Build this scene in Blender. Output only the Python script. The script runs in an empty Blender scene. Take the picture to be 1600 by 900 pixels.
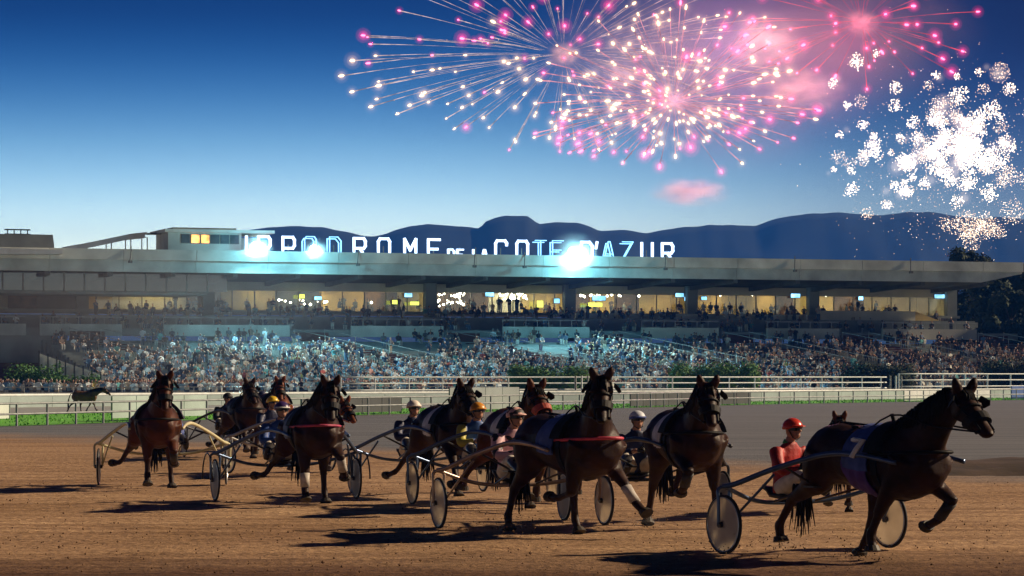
import bpy, bmesh, math, random
import numpy as np
from mathutils import Vector, Matrix, noise as mnoise

random.seed(7); rng = np.random.default_rng(7)
scene = bpy.context.scene
COL = scene.collection
PI = math.pi
def RAD(a): return math.radians(a)

# ------------------------------------------------------------------ camera
CAMZ, F, HOR = 2.05, 4500.0, 588.0          # eye height, focal length in 1600-wide pixels, horizon row
cam_d = bpy.data.cameras.new('camera'); cam = bpy.data.objects.new('camera', cam_d); COL.objects.link(cam)
cam.location = (0, 0, CAMZ); cam.rotation_euler = (RAD(90), 0, 0)
cam_d.sensor_width = 36.0; cam_d.lens = 36.0 * F / 1600.0
cam_d.shift_y = (HOR - 450.0) / 1600.0
cam_d.clip_start = 0.5; cam_d.clip_end = 40000
scene.camera = cam
# ------------------------------------------------------------------ sky and sun
SUN_EL, SUN_AZ = 28.0, 17.0                  # elevation; degrees behind the picture plane, to the right
to_sun = Vector((math.cos(RAD(SUN_EL)) * math.cos(RAD(SUN_AZ)), math.cos(RAD(SUN_EL)) * math.sin(RAD(SUN_AZ)), math.sin(RAD(SUN_EL))))
world = bpy.data.worlds.new('World'); scene.world = world; world.use_nodes = True
wt = world.node_tree; wn = wt.nodes; wl = wt.links
bg = wn['Background']; bg.inputs['Strength'].default_value = 0.15
sky = wn.new('ShaderNodeTexSky'); sky.sky_type = 'NISHITA'; sky.sun_disc = False
sky.sun_elevation = RAD(SUN_EL); sky.sun_rotation = math.atan2(to_sun.x, to_sun.y)
sky.air_density = 1.0; sky.dust_density = 0.6
tc = wn.new('ShaderNodeTexCoord'); sep = wn.new('ShaderNodeSeparateXYZ'); wl.new(tc.outputs['Generated'], sep.inputs[0])
def wramp(stops):
    r = wn.new('ShaderNodeValToRGB'); e = r.color_ramp.elements; r.color_ramp.interpolation = 'B_SPLINE'
    while len(e) < len(stops): e.new(0.5)
    for el, (p, c) in zip(e, stops): el.position = p; el.color = (*(x / 4 for x in c), 1)   # a ramp cannot hold values over 1: scaled back up below
    mp = wn.new('ShaderNodeMapRange'); mp.inputs['From Min'].default_value = 0.0; mp.inputs['From Max'].default_value = 0.16
    wl.new(sep.outputs['Z'], mp.inputs['Value']); wl.new(mp.outputs[0], r.inputs[0]); return r
r1 = wramp([(0.0, (3.2, 2.95, 2.85)), (.20, (2.7, 2.65, 2.65)), (.36, (1.0, 1.40, 1.85)), (.50, (.27, .55, .94)), (.64, (.036, .17, .46)), (.78, (.0, .030, .17)), (1.0, (.0, .010, .07))])
r2 = wramp([(0.0, (.60, .64, .70)), (.25, (.42, .48, .60)), (.42, (.11, .16, .32)), (.58, (.018, .028, .12)), (.72, (.008, .002, .045)), (1.0, (.006, .0, .018))])
azd = wn.new('ShaderNodeVectorMath'); azd.operation = 'DOT_PRODUCT'; azd.inputs[1].default_value = (-.35, .937, 0)   # afterglow ahead, to the left; unseen sky behind darkened to shade the horses
wl.new(tc.outputs['Generated'], azd.inputs[0])
azm = wn.new('ShaderNodeMapRange'); azm.interpolation_type = 'SMOOTHSTEP'
azm.inputs['From Min'].default_value = .965; azm.inputs['From Max'].default_value = .845
wl.new(azd.outputs['Value'], azm.inputs['Value'])
wm = wn.new('ShaderNodeMix'); wm.data_type = 'RGBA'; wl.new(azm.outputs[0], wm.inputs['Factor'])
wl.new(r1.outputs[0], wm.inputs['A']); wl.new(r2.outputs[0], wm.inputs['B'])
w4 = wn.new('ShaderNodeVectorMath'); w4.operation = 'SCALE'; w4.inputs['Scale'].default_value = 4.0; wl.new(wm.outputs['Result'], w4.inputs[0])
wx = wn.new('ShaderNodeMix'); wx.data_type = 'RGBA'; wx.blend_type = 'MULTIPLY'; wx.inputs['Factor'].default_value = 1.0
wl.new(sky.outputs[0], wx.inputs['A']); wl.new(w4.outputs[0], wx.inputs['B']); wl.new(wx.outputs['Result'], bg.inputs['Color'])
sun_d = bpy.data.lights.new('sun', 'SUN'); sun_d.energy = 5.0; sun_d.angle = RAD(1.2); sun_d.color = (1.0, .78, .53)
sun = bpy.data.objects.new('sun', sun_d); COL.objects.link(sun); sun.rotation_euler = to_sun.to_track_quat('Z', 'Y').to_euler()
# ------------------------------------------------------------------ exposure
vs = scene.view_settings; vs.view_transform = 'Standard'; vs.look = 'None'; vs.exposure = 0.35; vs.gamma = 1.0; vs.use_curve_mapping = False
scene.cycles.max_bounces = 6; scene.cycles.diffuse_bounces = 2; scene.cycles.glossy_bounces = 2
scene.cycles.transparent_max_bounces = 8; scene.cycles.volume_bounces = 0; scene.cycles.sample_clamp_indirect = 3.0
scene.cycles.use_denoising = True

# ------------------------------------------------------------------ helpers
def at(px, py, Y):
    return Vector(((px - 800) / F * Y, Y, CAMZ + (HOR - py) / F * Y))
def gnd(px, py):
    Y = CAMZ * F / (py - HOR); return Vector(((px - 800) / F * Y, Y, 0))
def tag(o, label=None, cat=None, group=None, kind=None):
    if label: o['label'] = label
    if cat: o['category'] = cat
    if group: o['group'] = group
    if kind: o['kind'] = kind
    return o
def empty(name, loc=(0, 0, 0), rz=0.0, label=None, cat=None, group=None):
    o = bpy.data.objects.new(name, None); COL.objects.link(o); o.location = loc; o.rotation_euler = (0, 0, rz); o.empty_display_size = .2
    return tag(o, label, cat, group)
def link(name, me, mt=None, parent=None, loc=None, rot=None, scale=None):
    o = bpy.data.objects.new(name, me); COL.objects.link(o)
    if parent is not None: o.parent = parent
    if loc is not None: o.location = loc
    if rot is not None: o.rotation_euler = rot
    if scale is not None: o.scale = scale
    if mt is not None:
        if not me.materials: me.materials.append(mt)
        elif me.materials[0] is not mt:
            o.material_slots[0].link = 'OBJECT'; o.material_slots[0].material = mt
    return o
class MB:
    """collects verts and faces, with an optional colour per face"""
    def __init__(s): s.v = []; s.f = []; s.c = []; s.smooth = False
    def add(s, vs, fs, col=None):
        b = len(s.v); s.v.extend([tuple(p) for p in vs]); s.f.extend([tuple(i + b for i in f) for f in fs])
        s.c.extend([col] * len(fs)); return s
    def box(s, a, b, col=None):
        x0, y0, z0 = a; x1, y1, z1 = b
        return s.add([(x0,y0,z0),(x1,y0,z0),(x1,y1,z0),(x0,y1,z0),(x0,y0,z1),(x1,y0,z1),(x1,y1,z1),(x0,y1,z1)],
              [(0,3,2,1),(4,5,6,7),(0,1,5,4),(1,2,6,5),(2,3,7,6),(3,0,4,7)], col)
    def bar(s, p, q, w, h, col=None):
        p = Vector(p); q = Vector(q); d = (q - p).normalized()
        up = Vector((0,0,1)) if abs(d.z) < .95 else Vector((1,0,0))
        r = d.cross(up).normalized() * (w/2); u = r.cross(d).normalized() * (h/2)
        vs = [p-r-u, p+r-u, p+r+u, p-r+u, q-r-u, q+r-u, q+r+u, q-r+u]
        return s.add(vs, [(0,3,2,1),(4,5,6,7),(0,1,5,4),(1,2,6,5),(2,3,7,6),(3,0,4,7)], col)
    def tube(s, pts, rad, n=8, closed=False, col=None, cap=True):
        pts = [Vector(p) for p in pts]; m = len(pts)
        rr = rad if isinstance(rad, (list, tuple)) else [rad] * m
        d0 = (pts[1] - pts[0]).normalized()
        up = Vector((0,0,1)) if abs(d0.z) < .9 else Vector((1,0,0))
        u = (up - d0 * up.dot(d0)).normalized(); vs = []
        for i, p in enumerate(pts):
            if closed: d = (pts[(i+1) % m] - pts[i-1]).normalized()
            elif i == 0: d = d0
            elif i == m-1: d = (pts[-1] - pts[-2]).normalized()
            else: d = (pts[i+1] - pts[i-1]).normalized()
            u = (u - d * u.dot(d)).normalized(); w = d.cross(u)
            for k in range(n):
                a = 2*PI*k/n; vs.append(p + (u * math.cos(a) + w * math.sin(a)) * rr[i])
        fs = []
        for i in range(m if closed else m-1):
            j = (i+1) % m
            for k in range(n): l = (k+1) % n; fs.append((i*n+k, i*n+l, j*n+l, j*n+k))
        if not closed and cap: fs.append(tuple(reversed(range(n)))); fs.append(tuple(range((m-1)*n, m*n)))
        return s.add(vs, fs, col)
    def prism(s, poly, y0, y1, col=None):
        """poly in x,z extruded along y"""
        n = len(poly)
        vs = [(x, y0, z) for x, z in poly] + [(x, y1, z) for x, z in poly]
        fs = [tuple(range(n)), tuple(reversed(range(n, 2*n)))] + [(i, i+n, (i+1) % n + n, (i+1) % n) for i in range(n)]
        return s.add(vs, fs, col)
    def ball(s, c, r, sub=1, col=None):
        V, Fc = ICO[sub]; c = Vector(c); r = r if isinstance(r, (tuple, list)) else (r, r, r)
        return s.add([(c.x + v[0]*r[0], c.y + v[1]*r[1], c.z + v[2]*r[2]) for v in V], Fc, col)
    def mesh(s, name='m'):
        me = bpy.data.meshes.new(name); me.from_pydata(s.v, [], s.f); me.update()
        if any(c is not None for c in s.c):
            at_ = me.attributes.new('Col', 'FLOAT_COLOR', 'CORNER')
            n = np.array([len(f) for f in s.f]); cc = np.array([(*(c or (.5,.5,.5)), 1) for c in s.c], dtype=np.float32)
            at_.data.foreach_set('color', np.repeat(cc, n, axis=0).ravel())
        if s.smooth: me.shade_smooth()
        return me
    def build(s, name, mt=None, parent=None, smooth=None, **k):
        if smooth is not None: s.smooth = smooth
        return link(name, s.mesh(name), mt, parent, **k)
def _ico(n):
    bm = bmesh.new(); bmesh.ops.create_icosphere(bm, subdivisions=n, radius=1.0)
    V = [tuple(v.co) for v in bm.verts]; Fc = [tuple(v.index for v in f.verts) for f in bm.faces]; bm.free(); return V, Fc
ICO = {1: _ico(1), 2: _ico(2), 3: _ico(3)}
OCT = ([(1,0,0),(-1,0,0),(0,1,0),(0,-1,0),(0,0,1),(0,0,-1)], [(0,2,4),(2,1,4),(1,3,4),(3,0,4),(2,0,5),(1,2,5),(3,1,5),(0,3,5)])

# ------------------------------------------------------------------ materials
MATS = {}
def mat(name, col, rough=.7, var=.15, scale=6.0, bump=.0, bscale=None, metal=0.0, col2=None, spec=.4, detail=4, coat=0.0):
    """a principled material whose colour drifts between two tones with noise, and a fine bump"""
    if name in MATS: return MATS[name]
    m = bpy.data.materials.new(name); m.use_nodes = True; nt = m.node_tree; b = nt.nodes['Principled BSDF']
    b.inputs['Roughness'].default_value = rough; b.inputs['Metallic'].default_value = metal
    b.inputs['Specular IOR Level'].default_value = spec; b.inputs['Coat Weight'].default_value = coat
    tcn = nt.nodes.new('ShaderNodeTexCoord'); nz = nt.nodes.new('ShaderNodeTexNoise')
    nz.inputs['Scale'].default_value = scale; nz.inputs['Detail'].default_value = detail
    nt.links.new(tcn.outputs['Object'], nz.inputs['Vector'])
    mp = nt.nodes.new('ShaderNodeMapRange'); mp.inputs['From Min'].default_value = .3; mp.inputs['From Max'].default_value = .7
    nt.links.new(nz.outputs[0], mp.inputs['Value'])
    mx = nt.nodes.new('ShaderNodeMix'); mx.data_type = 'RGBA'; nt.links.new(mp.outputs[0], mx.inputs['Factor'])
    c2 = col2 or tuple(max(0, c * (1 - 2*var)) for c in col)
    mx.inputs['A'].default_value = (*c2, 1); mx.inputs['B'].default_value = (*(min(1, c * (1 + var)) for c in col), 1)
    nt.links.new(mx.outputs['Result'], b.inputs['Base Color'])
    if bump:
        n2 = nt.nodes.new('ShaderNodeTexNoise'); n2.inputs['Scale'].default_value = bscale or scale * 6; n2.inputs['Detail'].default_value = 5
        nt.links.new(tcn.outputs['Object'], n2.inputs['Vector'])
        bp = nt.nodes.new('ShaderNodeBump'); bp.inputs['Strength'].default_value = bump; bp.inputs['Distance'].default_value = .02
        nt.links.new(n2.outputs[0], bp.inputs['Height']); nt.links.new(bp.outputs[0], b.inputs['Normal'])
    MATS[name] = m; return m
def emit(name, col, st, noise=0.0, nscale=1.0):
    if name in MATS: return MATS[name]
    m = bpy.data.materials.new(name); m.use_nodes = True; nt = m.node_tree; nt.nodes.remove(nt.nodes['Principled BSDF'])
    e = nt.nodes.new('ShaderNodeEmission'); e.inputs[0].default_value = (*col, 1); e.inputs[1].default_value = st
    if noise:
        t = nt.nodes.new('ShaderNodeTexCoord'); nz = nt.nodes.new('ShaderNodeTexNoise'); nz.inputs['Scale'].default_value = nscale
        nt.links.new(t.outputs['Object'], nz.inputs['Vector'])
        mp = nt.nodes.new('ShaderNodeMapRange'); mp.inputs['From Min'].default_value = .35; mp.inputs['From Max'].default_value = .65
        mp.inputs['To Min'].default_value = st * (1 - noise); mp.inputs['To Max'].default_value = st * (1 + noise)
        nt.links.new(nz.outputs[0], mp.inputs['Value']); nt.links.new(mp.outputs[0], e.inputs[1])
    nt.links.new(e.outputs[0], nt.nodes['Material Output'].inputs['Surface']); MATS[name] = m; return m
def attr_mat(name, rough=.8, emis=0.0):
    m = bpy.data.materials.new(name); m.use_nodes = True; nt = m.node_tree; b = nt.nodes['Principled BSDF']
    a = nt.nodes.new('ShaderNodeAttribute'); a.attribute_name = 'Col'
    b.inputs['Roughness'].default_value = rough; nt.links.new(a.outputs['Color'], b.inputs['Base Color'])
    if emis: nt.links.new(a.outputs['Color'], b.inputs['Emission Color']); b.inputs['Emission Strength'].default_value = emis
    MATS[name] = m; return m
def vol_mat(name, col, density, emission=None, est=0.0, aniso=0.0):
    m = bpy.data.materials.new(name); m.use_nodes = True; nt = m.node_tree; nt.nodes.remove(nt.nodes['Principled BSDF'])
    p = nt.nodes.new('ShaderNodeVolumePrincipled'); p.inputs['Color'].default_value = (*col, 1); p.inputs['Density'].default_value = density
    p.inputs['Anisotropy'].default_value = aniso
    if emission: p.inputs['Emission Color'].default_value = (*emission, 1); p.inputs['Emission Strength'].default_value = est
    nt.links.new(p.outputs[0], nt.nodes['Material Output'].inputs['Volume']); MATS[name] = m; return m

# ================================================================== THE GROUND
def ground_mat():
    """brown dirt track, a grey sand lane along the outer rail, both raked into long streaks"""
    m = bpy.data.materials.new('track_dirt'); m.use_nodes = True; nt = m.node_tree; N = nt.nodes; L = nt.links; b = N['Principled BSDF']
    b.inputs['Roughness'].default_value = .95; b.inputs['Specular IOR Level'].default_value = .15
    t = N.new('ShaderNodeTexCoord')
    def noise(sc, det=5, stretch=None):
        n = N.new('ShaderNodeTexNoise'); n.inputs['Scale'].default_value = sc; n.inputs['Detail'].default_value = det
        if stretch:
            mpn = N.new('ShaderNodeMapping'); mpn.inputs['Scale'].default_value = stretch; mpn.inputs['Rotation'].default_value = (0, 0, RAD(-62))
            L.new(t.outputs['Object'], mpn.inputs[0]); L.new(mpn.outputs[0], n.inputs['Vector'])
        else: L.new(t.outputs['Object'], n.inputs['Vector'])
        return n.outputs[0]
    def rng_(v, a, b_, c=0, d=1):
        n = N.new('ShaderNodeMapRange'); n.inputs['From Min'].default_value = a; n.inputs['From Max'].default_value = b_
        n.inputs['To Min'].default_value = c; n.inputs['To Max'].default_value = d; L.new(v, n.inputs['Value']); return n.outputs[0]
    def mix(f, a, b_, mode='MIX'):
        n = N.new('ShaderNodeMix'); n.data_type = 'RGBA'; n.blend_type = mode
        if isinstance(f, float): n.inputs['Factor'].default_value = f
        else: L.new(f, n.inputs['Factor'])
        for k, x in (('A', a), ('B', b_)):
            if isinstance(x, tuple): n.inputs[k].default_value = (*x, 1)
            else: L.new(x, n.inputs[k])
        return n.outputs['Result']
    def math_(op, a, b_):
        n = N.new('ShaderNodeMath'); n.operation = op
        for i, x in enumerate((a, b_)):
            if isinstance(x, (int, float)): n.inputs[i].default_value = x
            else: L.new(x, n.inputs[i])
        return n.outputs[0]
    big = noise(.18, 4); streak = noise(1.0, 6, (.10, 2.2, 1)); fine = noise(9, 8); speck = noise(38, 4)
    brown = mix(rng_(streak, .36, .64), (.36, .222, .124), (.58, .380, .220))
    brown = mix(rng_(big, .35, .65), brown, mix(1.0, brown, (.74, .70, .66), 'MULTIPLY'))
    brown = mix(rng_(fine, .35, .62), mix(1.0, brown, (.55, .52, .5), 'MULTIPLY'), brown)
    grey = mix(rng_(noise(1.0, 5, (.06, 1.0, 1)), .3, .7), (.100, .106, .120), (.178, .184, .200))
    sp = N.new('ShaderNodeSeparateXYZ'); L.new(t.outputs['Object'], sp.inputs[0])
    # the grey lane begins beyond a slanting line across the track
    edge = math_('SUBTRACT', sp.outputs['Y'], math_('MULTIPLY', sp.outputs['X'], -1.45))
    edge = math_('ADD', edge, math_('MULTIPLY', math_('SUBTRACT', noise(.25, 5), .5), 16.0))
    colr = mix(rng_(edge, 68, 80), brown, grey)
    # foreground vignette: darkening painted into the soil colour nearest the camera
    vignette = math_('ADD', sp.outputs['Y'], math_('MULTIPLY', math_('SUBTRACT', noise(.5, 5), .5), 3.0))
    colr = mix(rng_(vignette, 30.0, 34.5), mix(1.0, colr, (.30, .24, .22), 'MULTIPLY'), colr)
    colr = mix(rng_(speck, .30, .36), mix(1.0, colr, (.45, .42, .4), 'MULTIPLY'), colr)
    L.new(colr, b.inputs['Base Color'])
    h = math_('ADD', math_('MULTIPLY', streak, .5), math_('ADD', math_('MULTIPLY', fine, .6), math_('MULTIPLY', speck, .25)))
    bp = N.new('ShaderNodeBump'); bp.inputs['Strength'].default_value = .9; bp.inputs['Distance'].default_value = .07
    L.new(h, bp.inputs['Height']); L.new(bp.outputs[0], b.inputs['Normal'])
    return m
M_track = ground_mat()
# one sheet to the horizon; the part near the camera is finely divided and churned into low ruts
def sheet():
    xs = [-6000, -800, -120] + list(np.linspace(-34, 34, 260)) + [120, 800, 6000]
    ys = [-400, 0] + list(np.linspace(26, 80, 240)) + [110, 160, 300, 900, 8000]
    V = []
    for y in ys:
        for x in xs:
            z = 0.0
            if -33 < x < 33 and 27 < y < 79:
                fade = min(1, (33 - abs(x)) / 4, (y - 27) / 1.0, (79 - y) / 10)
                p = Vector((x * .9 + y * .5, (y * .9 - x * .5) * .28, 0))
                z = fade * (.012 * mnoise.noise(Vector((x * 4.1, y * 2.6, 9))) + .022 * mnoise.noise(p * 2.2) + .016 * mnoise.noise(Vector((x * 1.7, y * 1.7, 3))))
            V.append((x, y, z - .012))
    nx = len(xs); Fc = [(j*nx+i, j*nx+i+1, (j+1)*nx+i+1, (j+1)*nx+i) for j in range(len(ys)-1) for i in range(nx-1)]
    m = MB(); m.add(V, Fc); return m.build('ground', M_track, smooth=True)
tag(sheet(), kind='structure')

# polyline helpers for things that run along the track
def poly_px(pts): return [gnd(*p) for p in pts]
def resample(P, step):
    P = [Vector(p) for p in P]; out = [P[0].copy()]; acc = 0.0; last = P[0]
    for q in P[1:]:
        seg = (q - last).length
        while acc + seg >= step:
            last = last + (q - last).normalized() * (step - acc); out.append(last.copy()); seg = (q - last).length; acc = 0.0
        acc += seg; last = q
    return out
def smooth_poly(P, n=8):
    P = [Vector(p) for p in P]; out = []
    for i in range(len(P) - 1):
        a = P[max(0, i-1)]; b = P[i]; c = P[i+1]; d = P[min(len(P)-1, i+2)]
        for k in range(n):
            t = k / n; out.append(.5 * ((2*b) + (c - a) * t + (2*a - 5*b + 4*c - d) * t*t + (3*b - a - 3*c + d) * t**3))
    out.append(P[-1]); return out
def offset(P, d):
    out = []
    for i, p in enumerate(P):
        t = (P[min(i+1, len(P)-1)] - P[max(0, i-1)]).normalized(); out.append(p + Vector((-t.y, t.x, 0)) * d)
    return out
def strip(name, A, B, z, mt, parent=None):
    m = MB(); n = len(A)
    m.add([(p.x, p.y, z) for p in A] + [(p.x, p.y, z) for p in B], [(i, i+1, n+i+1, n+i) for i in range(n-1)])
    return m.build(name, mt, parent)
EDGE = smooth_poly(poly_px([(-260, 674), (0, 667), (300, 657), (600, 648), (900, 640), (1180, 632.5), (1600, 625), (1900, 621)]))
M_turf = mat('turf', (.13, .44, .035), .9, .22, 3.0, .6, 40)
M_pave = mat('paving', (.30, .31, .30), .85, .15, .8, .2)
LAWN = [p.lerp(q, (30 - 18 * min(1, max(0, (800 + F * p.x / p.y - 100) / 700))) / 30) for p, q in zip(EDGE, offset(EDGE, 30.0))]   # wide at the left, a narrow verge further on
tag(strip('lawn', offset(EDGE, .6), LAWN, .004, M_turf), kind='structure')
tag(strip('path', LAWN, [p + Vector((-25, 190, 0)) for p in EDGE], .008, M_pave), kind='structure')
# soft blades over the lawn strip
def blades():
    A = resample(offset(EDGE, .7), .5); B = resample(LAWN, .5); m = MB(); n = min(len(A), len(B))
    for k in range(9000):
        i = random.randrange(n); t = random.random(); p = A[i].lerp(B[i], t) + Vector((random.uniform(-.4,.4), random.uniform(-.4,.4), 0))
        a = random.uniform(0, PI); w = random.uniform(.02, .05); h = random.uniform(.05, .14)
        d = Vector((math.cos(a) * w, math.sin(a) * w, 0)); m.add([p - d, p + d, p + Vector((random.uniform(-.04,.04), random.uniform(-.04,.04), h))], [(0,1,2)])
    return tag(m.build('grass', M_turf), 'bright green mown turf along the outer rail', 'grass', kind='stuff')
blades()
# clods kicked up on the dirt
M_clod = mat('clod', (.16, .085, .042), .95, .3, 20)
def clods():
    m = MB()
    for k in range(900):
        Y = random.uniform(30, 60) if k % 3 else random.uniform(30, 40); x = random.uniform(-.19, .19) * Y
        r = random.uniform(.005, .015) * (1.5 if random.random() < .1 else 1)
        V = [Vector(v) * r * random.uniform(.7, 1.2) + Vector((x, Y, r * .3)) for v in OCT[0]]; m.add(V, OCT[1])
    for (px, py, n) in [(1248, 862, 70), (1375, 878, 50), (812, 835, 60), (850, 822, 40), (1030, 828, 30), (672, 845, 20), (1157, 868, 26), (455, 795, 24), (760, 800, 24), (225, 768, 16), (600, 776, 14)]:
        c = gnd(px, py)   # thrown up behind hooves and wheels
        for _ in range(n):
            r = random.uniform(.004, .014); d = abs(random.gauss(0, .35)); q = Vector((c.x - d + random.gauss(0, .12), c.y + random.gauss(0, .25), abs(random.gauss(0, .09)) + d * .12)); m.add([Vector(v) * r * random.uniform(.6, 1.3) + q for v in OCT[0]], OCT[1])
    return tag(m.build('dirt', M_clod), 'loose clods of dirt scattered over the track', 'dirt', kind='stuff')
clods()

# ================================================================== MOUNTAINS
RIDGE = [(-600, 420), (150, 415), (300, 385), (380, 361), (420, 355), (470, 353), (500, 355), (550, 364), (582, 370), (600, 366), (640, 353), (670, 350), (720, 354), (750, 357), (757, 346), (775, 340),
         (790, 337), (825, 338), (842, 349), (870, 348), (900, 347), (920, 353), (937, 361), (970, 359), (1010, 364), (1060, 356), (1110, 351), (1180, 353), (1215, 341), (1260, 334), (1300, 332),
         (1380, 336), (1420, 331), (1470, 333), (1510, 341), (1560, 339), (1600, 343), (1750, 338), (2200, 350)]
M_mount = mat('mountain_forest', (.022, .036, .034), .95, .3, .012, .5, .05, detail=8)
def mountains():
    D = 3600.0; m = MB(); nx, ny = 420, 34; V = []
    px = np.linspace(-560, 2150, nx); ry = np.interp(px, [p[0] for p in RIDGE], [p[1] for p in RIDGE])
    for j in range(ny):
        t = j / (ny - 1); Y = 3150 + (D - 3150) * t
        for i in range(nx):
            X = (px[i] - 800) / F * D; zr = CAMZ + (HOR - ry[i]) / F * D
            p = Vector((X * .0035, Y * .0022, 1.0)); gul = abs(mnoise.noise(p * 1.6)) * .5 + abs(mnoise.noise(p * 4.1)) * .22
            e = t ** 1.35
            z = zr * e * (1 - gul * (1 - t) * 1.1) + 5 * mnoise.noise(Vector((X * .02, Y * .02, 4))) * t * (1 - t) + 1.6 * mnoise.noise(Vector((X * .045, 7, 2))) * t
            V.append((X , Y, max(z, -2 if t < .05 else 0)))
    for i in range(nx): V.append((V[(ny-1)*nx+i][0], D + 700, 0))
    Fc = [(j*nx+i, j*nx+i+1, (j+1)*nx+i+1, (j+1)*nx+i) for j in range(ny) for i in range(nx-1)]
    m.add(V, Fc); return tag(m.build('mountains', M_mount, smooth=True), kind='structure')
mountains()

# ================================================================== GRANDSTAND
ANG, GY = RAD(19.6), 300.0
cA, sA = math.cos(ANG), math.sin(ANG)
def U(px, v):                       # position along the facade of what stands at column px, v metres behind the roof edge
    k = (px - 800) / F; return (k * (GY + v * cA) + v * sA) / (cA - k * sA)
def W(px, py, v):
    return CAMZ + (HOR - py) / F * (GY + U(px, v) * sA + v * cA)
def SW(u, v, w=0.0): return Vector((u * cA - v * sA, GY + u * sA + v * cA, w))
M_conc = mat('concrete_pale', (.74, .78, .72), .85, .20, .30, .15, 6, detail=6)
M_conc2 = mat('concrete_grey', (.30, .33, .32), .9, .15, .4, .15, 6, detail=6)
M_dark = mat('dark_panel', (.055, .062, .065), .6, .2, .5)
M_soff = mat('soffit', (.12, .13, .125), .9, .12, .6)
M_cream = mat('cream_render', (.70, .67, .57), .85, .08, .4)
M_red = mat('stair_red_brown', (.14, .052, .038), .85, .2, .8)
M_metal = mat('galvanised', (.45, .47, .47), .45, .15, 2.0, metal=.7)
M_white = mat('white_paint', (.74, .77, .76), .5, .06, 1.5)
M_warm = mat('warm_wall', (.68, .50, .20), .8, .15, .5)
M_wood = mat('dark_wood', (.16, .085, .04), .7, .3, 1.5)
M_frame = mat('window_frame', (.20, .21, .20), .5, .1, 2)
def glass_mat(name='glass', tint=(.9, .95, .95), fac=.10):
    m = bpy.data.materials.new(name); m.use_nodes = True; nt = m.node_tree; nt.nodes.remove(nt.nodes['Principled BSDF'])
    a = nt.nodes.new('ShaderNodeBsdfTransparent'); a.inputs[0].default_value = (*tint, 1)
    g = nt.nodes.new('ShaderNodeBsdfGlossy'); g.inputs['Roughness'].default_value = .06
    nz = nt.nodes.new('ShaderNodeTexNoise'); nz.inputs['Scale'].default_value = .8
    mp = nt.nodes.new('ShaderNodeMapRange'); mp.inputs['To Min'].default_value = fac * .6; mp.inputs['To Max'].default_value = fac * 1.4; nt.links.new(nz.outputs[0], mp.inputs[0])
    x = nt.nodes.new('ShaderNodeMixShader'); nt.links.new(mp.outputs[0], x.inputs[0]); nt.links.new(a.outputs[0], x.inputs[1]); nt.links.new(g.outputs[0], x.inputs[2])
    nt.links.new(x.outputs[0], nt.nodes['Material Output'].inputs['Surface']); return m
M_glass = glass_mat(); M_smoked = glass_mat('smoked_glass', (.42, .48, .50), .16)
M_lampw = emit('warm_lamp', (1.0, .68, .24), 18.0)
M_lampy = emit('yellow_lamp', (1.0, .80, .25), 9.0)
M_scr = emit('tv_screen', (.25, .65, 1.0), 2.2, .5, .9)
GS = empty('grandstand', (0, GY, 0), ANG, 'long concrete racecourse grandstand with cantilever roof and lit restaurant floor', 'grandstand')
def gbox(name, a, b, mt, parent=GS): return MB().box(a, b).build(name, mt, parent)
UL, UE = -78.0, U(1487, 14)                # left end (out of view), right end of the glazed floor
UR = U(1598, 0)                           # right end of the roof
# roof: a deck with panelled fascia in two steps
gbox('roof', (UL, .52, 13.9), (UR, 27, 14.28), M_conc2)
step = 7.4; u = UL; k = 0
while u < UR - .5:
    e = min(u + step, UR)
    def lowb(x): return 12.45 + max(0, (x - UE) / (UR - UE)) * 1.0
    gbox('fascia_panel', (u + .02, -.22, 13.62), (e - .02, .5, 14.70), M_conc)
    MB().prism([(u + .015, lowb(u)), (e - .015, lowb(e)), (e - .015, 13.61), (u + .015, 13.61)], .12, .5).build('fascia_panel', M_conc, GS)
    u = e; k += 1
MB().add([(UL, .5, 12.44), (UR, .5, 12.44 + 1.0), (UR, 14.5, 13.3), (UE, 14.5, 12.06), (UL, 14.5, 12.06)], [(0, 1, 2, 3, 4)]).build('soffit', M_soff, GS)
for i, px in enumerate(range(-40, 1500, 96)):
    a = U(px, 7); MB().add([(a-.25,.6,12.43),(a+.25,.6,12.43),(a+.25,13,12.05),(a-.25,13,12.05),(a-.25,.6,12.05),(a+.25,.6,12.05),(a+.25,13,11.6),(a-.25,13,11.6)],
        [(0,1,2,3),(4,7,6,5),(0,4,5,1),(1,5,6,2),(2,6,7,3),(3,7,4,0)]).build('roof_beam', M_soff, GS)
# columns
COLS = [-30, 128, 325, 672, 889, 1080, 1270, 1485]
cmesh = MB().box((-.62, -.45, 0), (.62, .45, 6.2)).mesh('column')
for px in COLS: link('column', cmesh, M_conc2, GS, loc=(U(px, 12.9), 12.9, 5.9))
# lintels over the glazing
for a, b in zip(COLS[:-1], COLS[1:]):
    if b <= 325: continue
    gbox('lintel', (U(a, 13.6) + .75, 13.4, 11.12), (U(b, 13.6) - .75, 13.9, 12.03), M_cream if b > 650 else M_conc2)
# smoked glass box hung below the roof at the far end of the stand
for i, px in enumerate(range(-60, 325, 32)):
    a, b = U(px, 3), U(px + 32, 3)
    gbox('smoked_pane', (a + .08, 3.0, 10.6), (b - .08, 3.05, 12.35), M_smoked)
    gbox('mullion', (a - .08, 2.94, 10.55), (a + .08, 3.12, 12.4), M_frame)
gbox('box_floor', (UL, 3.0, 10.3), (U(325, 3), 12, 10.54), M_conc2)
gbox('box_wall', (UL, 9.5, 10.56), (U(325, 9.5), 9.7, 12.2), mat('grey_teal_wall', (.17, .22, .22), .9, .25, .3))
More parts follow.
